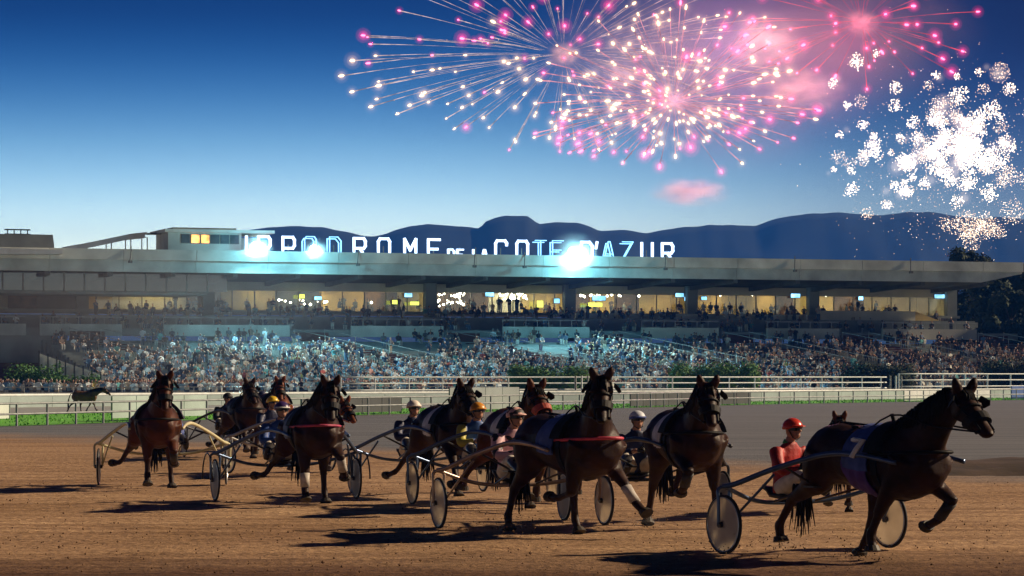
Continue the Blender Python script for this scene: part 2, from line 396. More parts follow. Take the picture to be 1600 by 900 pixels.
# restaurant: floor, ceiling, back wall in bays of timber, cream and doors
gbox('restaurant_floor', (UL, 12.0, 8.7), (UE, 22, 9.0), M_conc2)
gbox('restaurant_ceiling', (UL, 13.95, 11.42), (UE, 22, 11.6), M_cream)
bay = UL; j = 0
while bay < UE - 1:
    w_ = random.choice([2.2, 3.0, 3.8, 5.0]); e = min(bay + w_, UE)
    mt = random.choice([M_warm, M_warm, M_cream, M_wood, M_warm, M_dark if bay < U(700, 14) else M_warm])
    gbox('back_wall_panel', (bay + .02, 19.0, 9.0), (e - .02, 19.3, 11.42), mt); bay = e
gbox('end_wall', (UE - .25, 13.9, 8.2), (UE, 22, 12.0), M_cream)
lm = MB().box((-.5, -.25, -.05), (.5, .25, 0)).mesh('ceiling_lamp'); lm2 = MB().box((-.35, -.35, -.05), (.35, .35, 0)).mesh('ceiling_lamp')
u = U(150, 14)
while u < UE - 1.2:
    px_frac = (u - U(150, 14)) / (UE - U(150, 14))
    if random.random() < (.50 if px_frac < .45 else .88): link('ceiling_lamp', random.choice([lm, lm2]), M_lampw if random.random() < .7 else M_lampy, GS, loc=(u, random.uniform(14.8, 18), 11.4))
    u += random.uniform(1.5, 2.6)
# glazing: mullions, panes
u = U(150, 13.7); n_ = 0
while u < UE - .5:
    e = u + 2.42
    gbox('window_pane', (u + .06, 13.68, 9.05), (min(e, UE) - .06, 13.70, 11.1), M_glass)
    gbox('mullion', (u - .05, 13.62, 9.0), (u + .05, 13.76, 11.12), M_frame); u = e
for (px, py, w_, h_) in [(638, 461, 12, 6), (497, 466, 11, 5), (765, 460, 14, 6), (870, 470, 9, 7), (1062, 461, 14, 6), (1074, 467, 10, 6), (1100, 466, 9, 5), (933, 467, 11, 5), (1243, 462, 16, 6), (1468, 463, 18, 6), (936, 466, 22, 7), (1345, 466, 8, 6)]:
    v = 13.2; a, z = U(px, v), W(px, py, v); s = w_ / 14.3 / 2; t = h_ / 14.3 / 2
    tv = gbox('television', (a - s - .05, v, z - t - .05), (a + s + .05, v + .1, z + t + .05), M_dark)
    gbox('screen', (a - s, v - .02, z - t), (a + s, v - .004, z + t), M_scr, tv)
# lit things inside: chandelier of sparks, green-yellow lit panels
def sparkle(px0, px1, py0, py1, n, mt, name):
    m = MB()
    for _ in range(n):
        px, py = random.uniform(px0, px1), random.uniform(py0, py1); v = random.uniform(14.5, 18)
        m.ball((U(px, v), v, W(px, py, v)), random.uniform(.05, .16), 1)
    o = m.build(name, mt, GS); o['kind'] = 'stuff'; return o
M_sparkle = emit('white_sparkle', (1.0, .88, .62), 16.0); M_lime = emit('lime_panel', (.75, .85, .10), 2.0)
sparkle(684, 726, 458, 478, 34, M_sparkle, 'chandelier'); sparkle(778, 826, 456, 468, 44, M_sparkle, 'chandelier'); sparkle(900, 1000, 459, 465, 14, M_sparkle, 'chandelier')
sparkle(1110, 1480, 459, 463, 22, M_sparkle, 'chandelier'); sparkle(430, 600, 468, 476, 16, M_sparkle, 'chandelier')
for (px, py, w_, h_) in [(844, 475, 10, 10), (648, 474, 14, 5), (617, 472, 8, 6), (472, 463, 8, 6), (930, 476, 24, 6), (534, 525, 7, 3)]:
    v = 12.4; a, z = U(px, v), W(px, py, v); gbox('lit_panel', (a - w_/29, v, z - h_/29), (a + w_/29, v + .06, z + h_/29), M_lime)
# terraces in front of the glazing
gbox('terrace', (UL, 9.6, 7.6), (UE + 1, 12.0, 8.2), M_conc2); gbox('terrace', (UL, 5.8, 6.2), (UE + 4, 9.6, 6.9), M_conc2)
gbox('terrace_wall', (UL, 9.4, 6.9), (UE + .5, 9.6, 8.35), M_conc2)
gbox('terrace_counter', (U(1283, 11), 11.0, 8.2), (U(1430, 11), 11.3, 9.45), M_cream); gbox('terrace_counter', (U(900, 11), 11.0, 8.2), (U(1262, 11), 11.3, 8.95), M_conc)
MB().prism([(U(1430, 11), 8.2), (U(1475, 11), 8.2), (U(1430, 11), 9.45)], 11.0, 11.3).build('terrace_counter', M_warm, GS)
PARA = [(-80, 40), (62, 190), (255, 452), (548, 692), (785, 920), (1002, 1122), (1198, 1310), (1378, 1525)]
for a, b in PARA:
    gbox('parapet', (U(a, 5.6), 5.4, 6.15), (U(b, 5.6), 5.7, 7.32), M_cream if b > 1000 else M_conc)
    m = MB(); x = U(a, 5.6)
    while x < U(b, 5.6): m.box((x, 5.52, 7.32), (x + .06, 5.58, 8.0)); x += 1.3
    m.box((U(a, 5.6), 5.5, 8.0), (U(b, 5.6), 5.6, 8.07)); m.build('parapet_rail', M_metal, GS)
# seating tier in steps, raked from the terrace down to the apron
V0, V1, W0, W1, NR = -16.0, 5.2, .9, 5.9, 20
def tier_w(v): return W0 + (W1 - W0) * math.floor((v - V0) / (V1 - V0) * NR + 1e-6) / NR
def tier_left(v): return U(60 + (170 - 60) * (1 - (v - V0) / (V1 - V0)) ** .9, v)
UT = U(1700, 0)
for r in range(NR):
    va = V0 + (V1 - V0) * r / NR; vb = V0 + (V1 - V0) * (r + 1) / NR; wz = W0 + (W1 - W0) * r / NR
    gbox('seating_step', (tier_left(va), va, wz - 1.3), (UT, vb - .004, wz), M_conc2)
gbox('front_wall', (tier_left(V0) - .5, V0 - .35, 0), (UT, V0 - .02, 1.55), M_conc)
# pale stepped wall closing the tier, with dark posts
for q in range(8):
    p0 = (60 + 110 * q / 8, 552 + 38 * q / 8); p1 = (60 + 110 * (q + 1) / 8, 552 + 38 * (q + 1) / 8); vv = -16.6
    a, b = U(p0[0], vv), U(p1[0], vv)
    MB().prism([(a, 0), (b, 0), (b - .03, W(p1[0], p1[1], vv)), (a, W(p0[0], p0[1], vv))], vv - .3, vv).build('side_wall', M_conc, GS)
    gbox('side_post', (a - .06, vv - .42, 0), (a + .06, vv - .32, W(p0[0], p0[1], vv) + .25), M_dark)
gbox('lower_wall', (UL, 5.75, 0), (tier_left(V1) + 2, 6.1, 6.19), M_conc2); gbox('lower_wall', (UL, 4.6, 0), (tier_left(V1) + 1, 5.7, 3.4), M_red)
# aisles of stairs between blocks of seats
AISLE = [(110, 5), (462, 9), (700, 9), (925, 9), (1130, 9), (1318, 9), (1530, 8)]
def aisle_u(px, v): return U(px, V1) + (V1 - v) * .75
for px, n in AISLE:
    for r in range(NR - 1, NR - 1 - n - 3, -1):
        va = V0 + (V1 - V0) * r / NR; vb = V0 + (V1 - V0) * (r + 1) / NR; wz = W0 + (W1 - W0) * r / NR; a = aisle_u(px, va)
        gbox('stair', (a, va, wz + .004), (a + 3.0, vb, wz + .13), M_red)
    e = V1 - (V1 - V0) * (n + 3) / NR
    for du in (-.1, 3.1):
        m = MB(); m.bar((aisle_u(px, V1) + du, V1, W1 + 1.0), (aisle_u(px, e) + du, e, tier_w(e) + 1.0), .05, .05)
        for t in range(5):
            v = V1 + (e - V1) * t / 4; m.box((aisle_u(px, v) + du - .03, v - .03, tier_w(v)), (aisle_u(px, v) + du + .03, v + .03, tier_w(v) + 1.1))
        m.build('stair_rail', M_metal, GS)
    gbox('stair_wall', (U(px, 5.7) - .2, 5.25, 5.6), (U(px, 5.7) + 3.4, 5.39, 6.6), M_red)
# fixtures on the fascia
for px in (742, 820, 1040, 1242, 1423, 205, 560):
    a = U(px, -.3); m = MB(); m.bar((a, -.3, 14.55), (a - .18, -.62, 13.5), .09, .09); m.box((a - .35, -.95, 13.3), (a - .02, -.55, 13.55)); m.bar((a, -.3, 14.5), (a, -.3, 15.0), .08, .08)
    m.build('lamp_bracket', M_frame, GS)
# control room, stair canopy and plant block standing on the roof
CR = empty('control_room', SW(U(325, 6), 6, 14.28), ANG, 'pale flat-roofed control room with orange lit windows on the grandstand roof', 'control room')
s_ = 14.9; w_ = 158 / s_ / 2
MB().box((-w_ + .6, -2.4, 0), (w_ - 2.4, 3.2, 2.35)).build('wall', M_conc, CR)
MB().box((-w_ + .1, -3.2, 2.36), (w_ + .9, 3.8, 2.66)).build('roof', M_conc, CR)
MB().box((-w_ + 1.0, -2.75, 2.67), (w_ - 3, 3.2, 2.85)).build('roof_edge', M_conc2, CR)
M_or = emit('orange_window', (1.0, .38, .10), 2.6, .6, 1.2)
for i in range(8):
    x0 = -w_ + 1.9 + i * 1.02
    if x0 > w_ - 2.9: break
    f = MB().box((x0, -2.47, 1.25), (x0 + .95, -2.41, 2.2)).build('window', M_frame, CR)
    MB().box((x0 + .06, -2.50, 1.31), (x0 + .89, -2.475, 2.14)).build('pane', M_or if i in (1, 2) else mat('dim_pane', (.10, .15, .17), .12, .2, 1), f)
MB().box((w_ - 2.35, -2.2, 0), (w_ - .4, 2.8, 1.9)).build('annex', M_conc2, CR)
SC = empty('stair_canopy', SW(U(170, 8), 8, 14.28), ANG, 'curved translucent canopy sloping up beside the rooftop control room', 'canopy')
pr = [(-4.6, .35), (-2.5, .75), (0, 1.3), (2.0, 1.75), (3.7, 1.95)]
m = MB(); top = [(x, z + .55) for x, z in pr]; m.prism(pr + [(3.4, 2.05)] + list(reversed(top)), -1.4, 1.4); m.build('canopy_shell', mat('polycarbonate', (.50, .53, .58), .35, .1, 1), SC)
for x, z in pr[1:]:
    m = MB(); m.tube([(x, -1.3, 0), (x, -1.3, z)], .06, 6); m.tube([(x, 1.3, 0), (x, 1.3, z)], .06, 6); m.build('post', M_metal, SC)
MB().tube([(3.6, -1.2, 2.3), (5.8, -1.2, 2.42)], .10, 6).build('tie_rod', M_dark, SC)
PB = empty('plant_block', SW(U(30, 20), 20, 14.2), ANG, 'dark square plant block with a rooftop railing on the grandstand', 'plant room')
MB().prism([(-4.5, 0), (3.3, 0), (3.0, 2.65), (-4.5, 2.65)], -3, 3).build('wall', M_conc2, PB)
m = MB()
for x in (-1.4, -.7, 0, .7): m.box((x - .05, -1, 2.65), (x + .05, -.9, 3.15))
m.box((-1.7, -1.1, 3.15), (1.0, -.8, 3.28)); m.box((-1.7, -1.1, 2.66), (1.0, -.8, 2.8)); m.build('railing', M_dark, PB)
LS = empty('roof_ledge', SW(U(48, -1.6), -1.6, 13.6), ANG, 'bright pale ledge at the end of the grandstand roof', 'ledge')
MB().prism([(-9, .25), (3.0, .42), (3.0, .82), (-9, 1.0)], -.9, 1.3).build('ledge_slab', M_white, LS)

# roof letters: HIPPODROME DE LA COTE D'AZUR
STROKE = {'H': [[(0,0),(0,1)],[(1,0),(1,1)],[(0,.5),(1,.5)]], 'I': [[(.5,0),(.5,1)]], 'P': [[(0,0),(0,1),(.85,1),(1,.86),(1,.58),(.85,.45),(0,.45)]],
 'O': [[(.15,0),(0,.14),(0,.86),(.15,1),(.85,1),(1,.86),(1,.14),(.85,0),(.15,0)]], 'D': [[(0,0),(0,1),(.72,1),(1,.8),(1,.2),(.72,0),(0,0)]],
 'R': [[(0,0),(0,1),(.85,1),(1,.86),(1,.62),(.85,.5),(0,.5)],[(.55,.5),(1,0)]], 'M': [[(0,0),(0,1),(.5,.45),(1,1),(1,0)]], 'E': [[(1,0),(0,0),(0,1),(1,1)],[(0,.52),(.8,.52)]],
 'L': [[(0,1),(0,0),(1,0)]], 'A': [[(0,0),(.42,1),(.58,1),(1,0)],[(.2,.36),(.8,.36)]], 'C': [[(1,.78),(1,.88),(.85,1),(.15,1),(0,.86),(0,.14),(.15,0),(.85,0),(1,.12),(1,.22)]],
 'T': [[(0,1),(1,1)],[(.5,1),(.5,0)]], "'": [[(.6,1),(.4,.7)]], 'Z': [[(0,1),(1,1),(0,0),(1,0)]], 'U': [[(0,1),(0,.14),(.15,0),(.85,0),(1,.14),(1,1)]]}
M_letw = emit('neon_white_blue', (.50, .70, 1.0), 2.8, .25, .6); M_letc = emit('neon_cyan', (.22, .62, 1.0), 2.4, .3, .6)
SIGN = empty('roof_sign', SW(0, 1.5, 14.28), ANG, 'row of glowing blue white capital letters standing along the grandstand roof', 'sign')
LET = [('H', 350, 0, 0), ('I', 385, 0, 1), ('P', 413, 0, 1), ('P', 451, 0, 1), ('O', 483, 1, 1), ('D', 522, 1, 1), ('R', 562, 0, 1), ('O', 600, 0, 1), ('M', 641, 0, 1), ('E', 678, 0, 1), ('D', 705, 2, 1), ('E', 719, 2, 1), ('L', 744, 2, 1), ('A', 757, 2, 1),
       ('C', 783, 0, 1), ('O', 816, 0, 1), ('T', 843, 1, 1), ('E', 870, 1, 1), ('D', 917, 0, 1), ("'", 932, 0, 1), ('A', 950, 1, 1), ('Z', 979, 1, 1), ('U', 1011, 0, 1), ('R', 1043, 0, 1)]
def fat_line(m, pts, w, d, mirror=False):
    for a, b in zip(pts[:-1], pts[1:]):
        A = Vector((a[0], 0, a[1])); B = Vector((b[0], 0, b[1])); e = (B - A).normalized() * (w * .42)
        m.bar(A - e, B + e, w, d) if abs((B-A).normalized().z) > .95 else m.bar(A - e, B + e, d, w)
for ch, px, st, on in LET:
    if not on: continue
    h = 2.05 if st != 2 else 1.05; lw = (1.22 if ch not in "I'" else .6) * (1.0 if st != 2 else .52); base = -.10
    m = MB()
    for pl in STROKE[ch]:
        P = [((x - .5) * lw, base + z * h) for x, z in pl]
        if st == 1:
            for dx in (-.13, .13):
                Q = [(x + dx * (1 if True else 0), z + (.10 if dx > 0 else -.10)) for x, z in P]; fat_line(m, Q, .085, .10)
        else: fat_line(m, P, .25 if st == 0 else .16, .22)
    m.build('letter', M_letc if st == 1 else M_letw, SIGN, loc=(U(px, 1.5), 0, 0))
    MB().box((U(px, 1.5) - .05, .15, -.02), (U(px, 1.5) + .05, .22, 1.2)).build('letter_post', M_frame, SIGN)
# floodlights on the roof edge
M_flood = emit('flood_lens', (.62, .93, 1.0), 60.0)
for px, py, r, pw, lab in [(399, 384, .42, 5200, 'glaring cyan floodlight beside the first letter of the roof sign'), (490, 388, .34, 3400, 'small glaring cyan floodlight below the roof sign'),
                      (895, 394, .55, 9500, 'largest glaring cyan floodlight in front of the roof sign')]:
    v = -.9; fl = empty('floodlight', SW(U(px, v), v, W(px, py, v)), ANG, lab, 'floodlight', 'floodlights on the roof edge')
    m = MB(); m.tube([(0, .35, 0), (0, .02, 0)], [r * .55, r], 16); m.build('housing', M_dark, fl, smooth=False)
    m = MB(); m.add([(math.cos(2*PI*k/16) * r * .93, -.02 - .10 * 0, math.sin(2*PI*k/16) * r * .93) for k in range(16)] + [(0, -.16, 0)], [((k+1) % 16, k, 16) for k in range(16)]); m.build('lens', M_flood, fl)
    m = MB(); m.bar((-r, .15, 0), (-r, .15, -1.0), .07, .07); m.bar((r, .15, 0), (r, .15, -1.0), .07, .07); m.bar((-r, .15, -1.0), (r, .15, -1.0), .07, .07); m.build('yoke', M_frame, fl)
    ld = bpy.data.lights.new('flood', 'SPOT'); ld.energy = pw * 3.6; ld.color = (.36, .88, 1.0); ld.shadow_soft_size = .3; ld.spot_size = RAD(150); ld.spot_blend = .9
    lo = bpy.data.objects.new('flood_light', ld); COL.objects.link(lo); lo.parent = fl; lo.location = (0, -.6, 0); lo.rotation_euler = (RAD(-36), 0, 0)
    ld = bpy.data.lights.new('flood_spill', 'POINT'); ld.energy = pw * .16; ld.color = (.20, .80, 1.0); ld.shadow_soft_size = .4
    lo = bpy.data.objects.new('flood_spill', ld); COL.objects.link(lo); lo.parent = fl; lo.location = (0, -2.2, 0)

# ================================================================== CROWD
SKIN = [(.48, .28, .19), (.40, .22, .14), (.52, .33, .24), (.22, .12, .08)]
HAIR = [(.03, .02, .015), (.10, .06, .03), (.30, .27, .24), (.02, .02, .02), (.5, .48, .44)]
SHIRT = [(.75, .80, .82), (.62, .72, .78), (.30, .48, .62), (.14, .30, .50), (.05, .08, .14), (.55, .50, .42), (.03, .03, .04), (.40, .10, .09), (.70, .72, .66), (.10, .35, .38), (.25, .27, .30), (.62, .35, .30), (.72, .60, .20)]
SW_ = [8, 8, 8, 5, 5, 3, 4, 1.0, 5, 4, 4, 1.0, .5]
SNAME = ['white', 'pale blue', 'sky blue', 'royal blue', 'navy', 'tan', 'black', 'red', 'cream', 'teal', 'grey', 'salmon pink', 'yellow']
PANTS = [(.04, .05, .09), (.12, .12, .13), (.35, .31, .24), (.08, .14, .24), (.5, .5, .48)]; PNAME = ['dark navy', 'charcoal', 'khaki', 'denim blue', 'pale grey']
def tb(m, a, b, wa, wb, da, db, col):
    """tapered box from a to b"""
    a = Vector(a); b = Vector(b); d = (b - a).normalized(); r = Vector((0,1,0)); r = (r - d * r.dot(d)).normalized(); f = d.cross(r)
    vs = [a - r*wa - f*da, a + r*wa - f*da, a + r*wa + f*da, a - r*wa + f*da, b - r*wb - f*db, b + r*wb - f*db, b + r*wb + f*db, b - r*wb + f*db]
    m.add(vs, [(0,3,2,1),(4,5,6,7),(0,1,5,4),(1,2,6,5),(2,3,7,6),(3,0,4,7)], col)
def person_mb(m, seated, sh, pa, sk, ha, rnd):
    lean = rnd.uniform(-.06, .1)
    hz = .45 if seated else .86
    if seated:
        for s in (-1, 1):
            tb(m, (0, s*.1, hz), (.42, s*.12, hz + .02), .09, .07, .09, .07, pa); tb(m, (.42, s*.12, hz), (.40, s*.12, .05), .07, .05, .07, .05, pa)
    else:
        for s in (-1, 1):
            tb(m, (rnd.uniform(-.08, .08), s*.1, .04), (0, s*.09, hz), .06, .09, .07, .1, pa)
            m.box((-.07, s*.1 - .05, 0), (.17, s*.1 + .05, .06), (.03, .03, .03))
    tb(m, (0, 0, hz - .05), (lean * .5, 0, hz + .28), .16, .17, .11, .12, sh); tb(m, (lean * .5, 0, hz + .28), (lean, 0, hz + .54), .17, .19, .12, .09, sh)
    tb(m, (lean, 0, hz + .54), (lean, 0, hz + .60), .15, .06, .08, .05, sh)
    tb(m, (lean, 0, hz + .58), (lean, 0, hz + .66), .05, .05, .05, .05, sk)
    for s in (-1, 1):
        up = rnd.random(); el = (lean + rnd.uniform(.0, .14), s*.27, hz + .26)
        tb(m, (lean, s*.21, hz + .52), el, .055, .045, .06, .045, sh)
        ha_ = (el[0] + .24, s * rnd.uniform(.05, .2), hz + (.32 if up < .4 else .5 if up < .5 else .12)); tb(m, el, ha_, .042, .035, .042, .035, sk if rnd.random() < .6 else sh)
    m.ball((lean + .01, 0, hz + .76), (.095, .08, .115), 1, sk); m.ball((lean - .02, 0, hz + .80), (.10, .088, .10), 1, ha)
M_crowd = attr_mat('crowd_clothes', .85)
def pick(rnd): return rnd.choices(range(len(SHIRT)), SW_)[0]
def crowd(spots, name, label, seated_p=.85, seed=3, nt_=40):
    rnd = random.Random(seed); T = []
    for t in range(nt_):
        m = MB(); person_mb(m, rnd.random() < seated_p, 's', 'p', 'k', 'h', rnd); n = np.array(m.v, dtype=np.float32)
        T.append((n, m.f, m.c))
    V = []; Fc = []; C = []; b = 0
    for (p, rz, dk) in spots:
        n, f, c = T[rnd.randrange(nt_)]; ca, sa = math.cos(rz), math.sin(rz); s = rnd.uniform(.92, 1.08)
        q = np.empty_like(n); q[:,0] = (n[:,0]*ca - n[:,1]*sa)*s + p.x; q[:,1] = (n[:,0]*sa + n[:,1]*ca)*s + p.y; q[:,2] = n[:,2]*s + p.z
        V.append(q); Fc.extend([tuple(i + b for i in ff) for ff in f]); b += len(n)
        cm = {'s': SHIRT[pick(rnd)], 'p': rnd.choice(PANTS), 'k': rnd.choice(SKIN), 'h': rnd.choice(HAIR)}
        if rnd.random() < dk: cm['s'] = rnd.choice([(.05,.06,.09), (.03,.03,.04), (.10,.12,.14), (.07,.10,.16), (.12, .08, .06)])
        if rnd.random() < .12: cm['h'] = rnd.choice([(.75,.75,.72), (.1,.25,.45), (.55,.1,.1)])
        C.extend([cm.get(x, x) for x in c])
    me = bpy.data.meshes.new(name); me.from_pydata(np.concatenate(V).tolist(), [], Fc); me.update()
    a = me.attributes.new('Col', 'FLOAT_COLOR', 'CORNER'); n = np.array([len(f) for f in Fc])
    a.data.foreach_set('color', np.repeat(np.array([(*c, 1) for c in C], dtype=np.float32), n, axis=0).ravel())
    return tag(link(name, me, M_crowd), label, 'crowd', kind='stuff')
spots = []; FACE = ANG - PI/2
for r in range(NR):
    va = V0 + (V1 - V0) * (r + .35) / NR; wz = W0 + (W1 - W0) * r / NR; u = tier_left(va) + .4
    while u < UT - 1:
        pxu = 800 + F * (u * cA - va * sA) / (GY + u * sA + va * cA)
        ok = not any(aisle_u(px, va) - .7 < u < aisle_u(px, va) + 3.8 and r > NR - n - 4 for px, n in AISLE)
        clump = mnoise.noise(Vector((u * .12, r * .35, 1)))
        occ = .84 - .034 * r + .75 * clump
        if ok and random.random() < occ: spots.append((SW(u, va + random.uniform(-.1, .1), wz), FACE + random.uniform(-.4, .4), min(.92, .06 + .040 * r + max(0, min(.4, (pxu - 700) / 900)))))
        u += random.uniform(.5, .66)
for v, wz, lo, hi, d in [(6.3, 6.9, -60, 1520, .42), (7.6, 6.9, -60, 1510, .35), (10.4, 8.2, 150, 1290, .60), (11.6, 8.2, 150, 1480, .42), (12.9, 9.0, 300, 1480, .16), (15.5, 9.0, 200, 1480, .2)]:
    u = U(lo, v)
    while u < U(hi, v):
        if random.random() < d: spots.append((SW(u, v + random.uniform(-.3, .3), wz), FACE + random.uniform(-1, 1), .85))
        u += random.uniform(.55, .9)
crowd(spots, 'crowd', 'dense crowd seated on the raked tiers and terraces of the grandstand', .8)
# people standing on the apron: the rear ones a mass, those along the front told apart
APR = [(-30, 250), (12, 262)]
back = []
for k in range(900):
    px = random.uniform(-60, 1000) if k % 4 else random.uniform(1000, 1620); v = random.uniform(-24.5, -17.2); u = U(px, v)
    if u < tier_left(V0) and v > -19: v -= 4
    back.append((SW(u, v), FACE + random.uniform(-.6, .6), .25))
crowd(back, 'crowd', 'spectators standing close together on the apron below the tiers', .03, seed=11)
PERS = {}
HNAME = ['dark', 'brown', 'grey', 'black', 'fair']; USED = set()
def spectator(px, v, rnd):
    where = next(t for lim, t in [(40, 'by the left edge bush'), (100, 'behind the loose horse'), (190, 'below the sloped wall'), (300, 'behind the leftmost trotter'), (470, 'behind the back of the field'), (640, 'between purple and cream helmets'), (800, 'behind the orange helmet'), (1100, 'by the bright green hedge')] if px < lim)
    for _ in range(60):
        si, pi_, hi = pick(rnd), rnd.randrange(len(PANTS)), rnd.randrange(5); lab = '%s haired spectator in %s top, %s trousers, %s' % (HNAME[hi], SNAME[si], PNAME[pi_], where)
        if lab not in USED: break
    USED.add(lab); key = (si, pi_, hi)
    if key not in PERS:
        m = MB(); person_mb(m, False, SHIRT[si], PANTS[pi_], SKIN[(si + pi_) % 4], HAIR[hi], rnd); PERS[key] = m.mesh('spectator')
    o = link('spectator', PERS[key], M_crowd, None, SW(U(px, v), v), (0, 0, FACE + rnd.uniform(-.5, .5)))
    sc = rnd.uniform(.94, 1.06); o.scale = (sc, sc, sc)
    tag(o, lab, 'spectator', 'spectators standing at the front of the apron')
rnd = random.Random(5); px = -14.0
while px < 1000:
    v = -25.5 + rnd.uniform(-.5, .6); spectator(px, v, rnd)
    px += rnd.uniform(3.5, 8.5) if px < 200 else rnd.uniform(5, 14)

# ================================================================== RAILS, BOARDS, HEDGES, TREES
M_rail = mat('rail_white', (.62, .68, .68), .45, .1, 2.0)
M_railg = mat('rail_grey', (.30, .33, .34), .5, .15, 2.0, metal=.4)
def px_of(p): return 800 + F * p.x / p.y
def fence(name, label, P, h, rails, step, mt, pr=.045, rr=.04, group=None, base=0.0):
    root = empty(name, P[0], 0, label, 'fence', group); o0 = P[0]
    pm = MB().tube([(0, 0, base), (0, 0, h)], pr, 6).mesh('post')
    for q in resample(P, step): link('post', pm, mt, root, loc=q - o0)
    for z in rails: MB().tube([p - o0 + Vector((0, 0, z)) for p in P], rr, 6).build('rail', mt, root, smooth=True)
    return root
def cut(P, a, b): return [p for p in P if a <= px_of(p) <= b]
E2 = smooth_poly(EDGE, 3)
fence('rail_fence', 'low grey running rail on thin posts along the track edge', cut(offset(E2, .3), -90, 1700), .95, (.93, .5), 2.6, M_railg, .05, .045)
# boards fixed behind the running rail
def boards(a, b, d, z0, z1, mt, name, label, w=2.4, group=None):
    P = resample(cut(offset(E2, d), a, b), w)
    if len(P) < 2: return
    root = empty(name, P[0], 0, label, 'board', group)
    for p, q in zip(P[:-1], P[1:]):
        e = (q - p).normalized() * .03; MB().bar(p + e + Vector((0,0,(z0+z1)/2)) - P[0], q - e + Vector((0,0,(z0+z1)/2)) - P[0], .05, z1 - z0).build('panel', mt, root)
    for p in P: MB().box((p.x-P[0].x-.04, p.y-P[0].y+.04, 0), (p.x-P[0].x+.04, p.y-P[0].y+.12, z1)).build('post', M_railg, root)
    return root
M_bgrey = mat('board_grey', (.26, .30, .31), .7, .15, .5); M_bdark = mat('board_dark', (.05, .055, .06), .7, .2, .6)
M_bwhite = mat('board_white', (.66, .70, .71), .6, .08, .4); M_bblue = mat('board_blue', (.05, .12, .36), .6, .2, .7); M_bteal = mat('board_teal', (.36, .46, .45), .7, .12, .4)
boards(172, 330, 2.0, .15, 1.15, M_bteal, 'advertising_board', 'pale teal boards behind the rail beside the leftmost trotter')
boards(470, 660, 2.0, .1, .95, M_bdark, 'advertising_board', 'dark boards behind the rail between blue and white helmets')
boards(690, 830, 2.0, .1, 1.4, M_bgrey, 'advertising_board', 'grey boards behind the rail above the yellow helmet')
boards(975, 1175, 2.0, .05, .9, M_bdark, 'advertising_board', 'dark boards behind the rail beside the white and blue helmet')
boards(1396, 1562, 1.2, .1, .95, M_bwhite, 'advertising_board', 'long white boards behind the head of the leading horse')
boards(1566, 1700, 1.2, .1, 1.2, M_bblue, 'advertising_board', 'blue board at the far end of the rail')
boards(-70, 40, 9.5, .05, .8, M_bwhite, 'advertising_board', 'white boards beyond the lawn at the far left')
# white parapet and tubular rails along the promenade
PROM = smooth_poly(poly_px([(-200, 641), (0, 637), (400, 632.5), (800, 629), (1200, 626), (1600, 621.2), (1850, 619)]), 10)
def low_wall(P, h, t, mt, parent, w=4.0):
    Q = resample(P, w)
    for p, q in zip(Q[:-1], Q[1:]):
        e = (q - p).normalized() * .02; MB().bar(p + e + Vector((0,0,h/2)) - P[0], q - e + Vector((0,0,h/2)) - P[0], t, h).build('wall_block', mt, parent)
lw = empty('promenade_wall', PROM[0], 0, 'long low white wall between the lawn and the promenade', 'wall'); low_wall(PROM, .72, .3, M_bteal, lw)
cp = MB(); cp.tube([p - PROM[0] + Vector((0, 0, .80)) for p in PROM], .12, 6); cp.build('coping', M_rail, lw, smooth=True)
fence('promenade_fence', 'white tubular fence of three rails along the promenade', cut(offset(PROM, 2.0), 500, 1390), 2.0, (1.98, 1.5, 1.0), 3.4, M_rail, .06, .055)
fence('promenade_fence', 'white tubular fence beyond the slanted white ramp rail', cut(offset(PROM, 3.5), 1392, 1800), 2.3, (2.28, 1.7, 1.1), 4.2, M_rail, .07, .06)
fence('crowd_barrier', 'thin metal barrier in front of the standing spectators', [SW(U(x, -27), -27) for x in range(-40, 1000, 40)], 1.1, (1.08, .6, .2), 2.2, M_metal, .03, .03)
for (a, b, d) in [(1384, 1398, 1.6), (500, 518, 1.2), (890, 905, 1.6)]:
    P = [p for p in offset(PROM, d) if True]; p = min(P, key=lambda q: abs(px_of(q) - a)); q = min(P, key=lambda q: abs(px_of(q) - b))
    rr = empty('ramp_rail', p, 0, {1384: 'slanted white ramp rail behind the leading horse', 500: 'slanted white ramp rail right of the dark purple helmet', 890: 'slanted white ramp rail behind the pricked red ears'}[a], 'rail', 'slanted ramp rails')
    for k in range(3): MB().tube([(k * .5, 0, 2.1), (q.x - p.x + k * .5, q.y - p.y, .7)], .07, 6).build('rail', M_white, rr)
    for k in (0, 1): MB().tube([(k * 1.0, 0, 0), (k * 1.0, 0, 2.1)], .07, 6).build('post', M_white, rr)
# a dark earth bank with a drain at the side of the track
M_bank = mat('dark_earth', (.060, .036, .024), .95, .3, .8, .8, 5)
def bank(px, py, L, Wd, H, name, label):
    c = gnd(px, py); m = MB(); nx, ny = 40, 14; V = []
    for j in range(ny + 1):
        for i in range(nx + 1):
            s, t = i / nx * 2 - 1, j / ny * 2 - 1; q = max(0, 1 - s*s) * max(0, 1 - t*t)
            V.append((s * L, t * Wd, H * q ** .6 * (1 + .4 * mnoise.noise(Vector((s * 5, t * 3, H * 9)))) - .03))
    m.add(V, [(j*(nx+1)+i, j*(nx+1)+i+1, (j+1)*(nx+1)+i+1, (j+1)*(nx+1)+i) for j in range(ny) for i in range(nx)])
    o = m.build(name, M_bank, smooth=True, loc=c, rot=(0, 0, RAD(8))); return tag(o, kind='structure')
bank(1700, 735, 5.0, 2.6, .30, 'terrain', '')
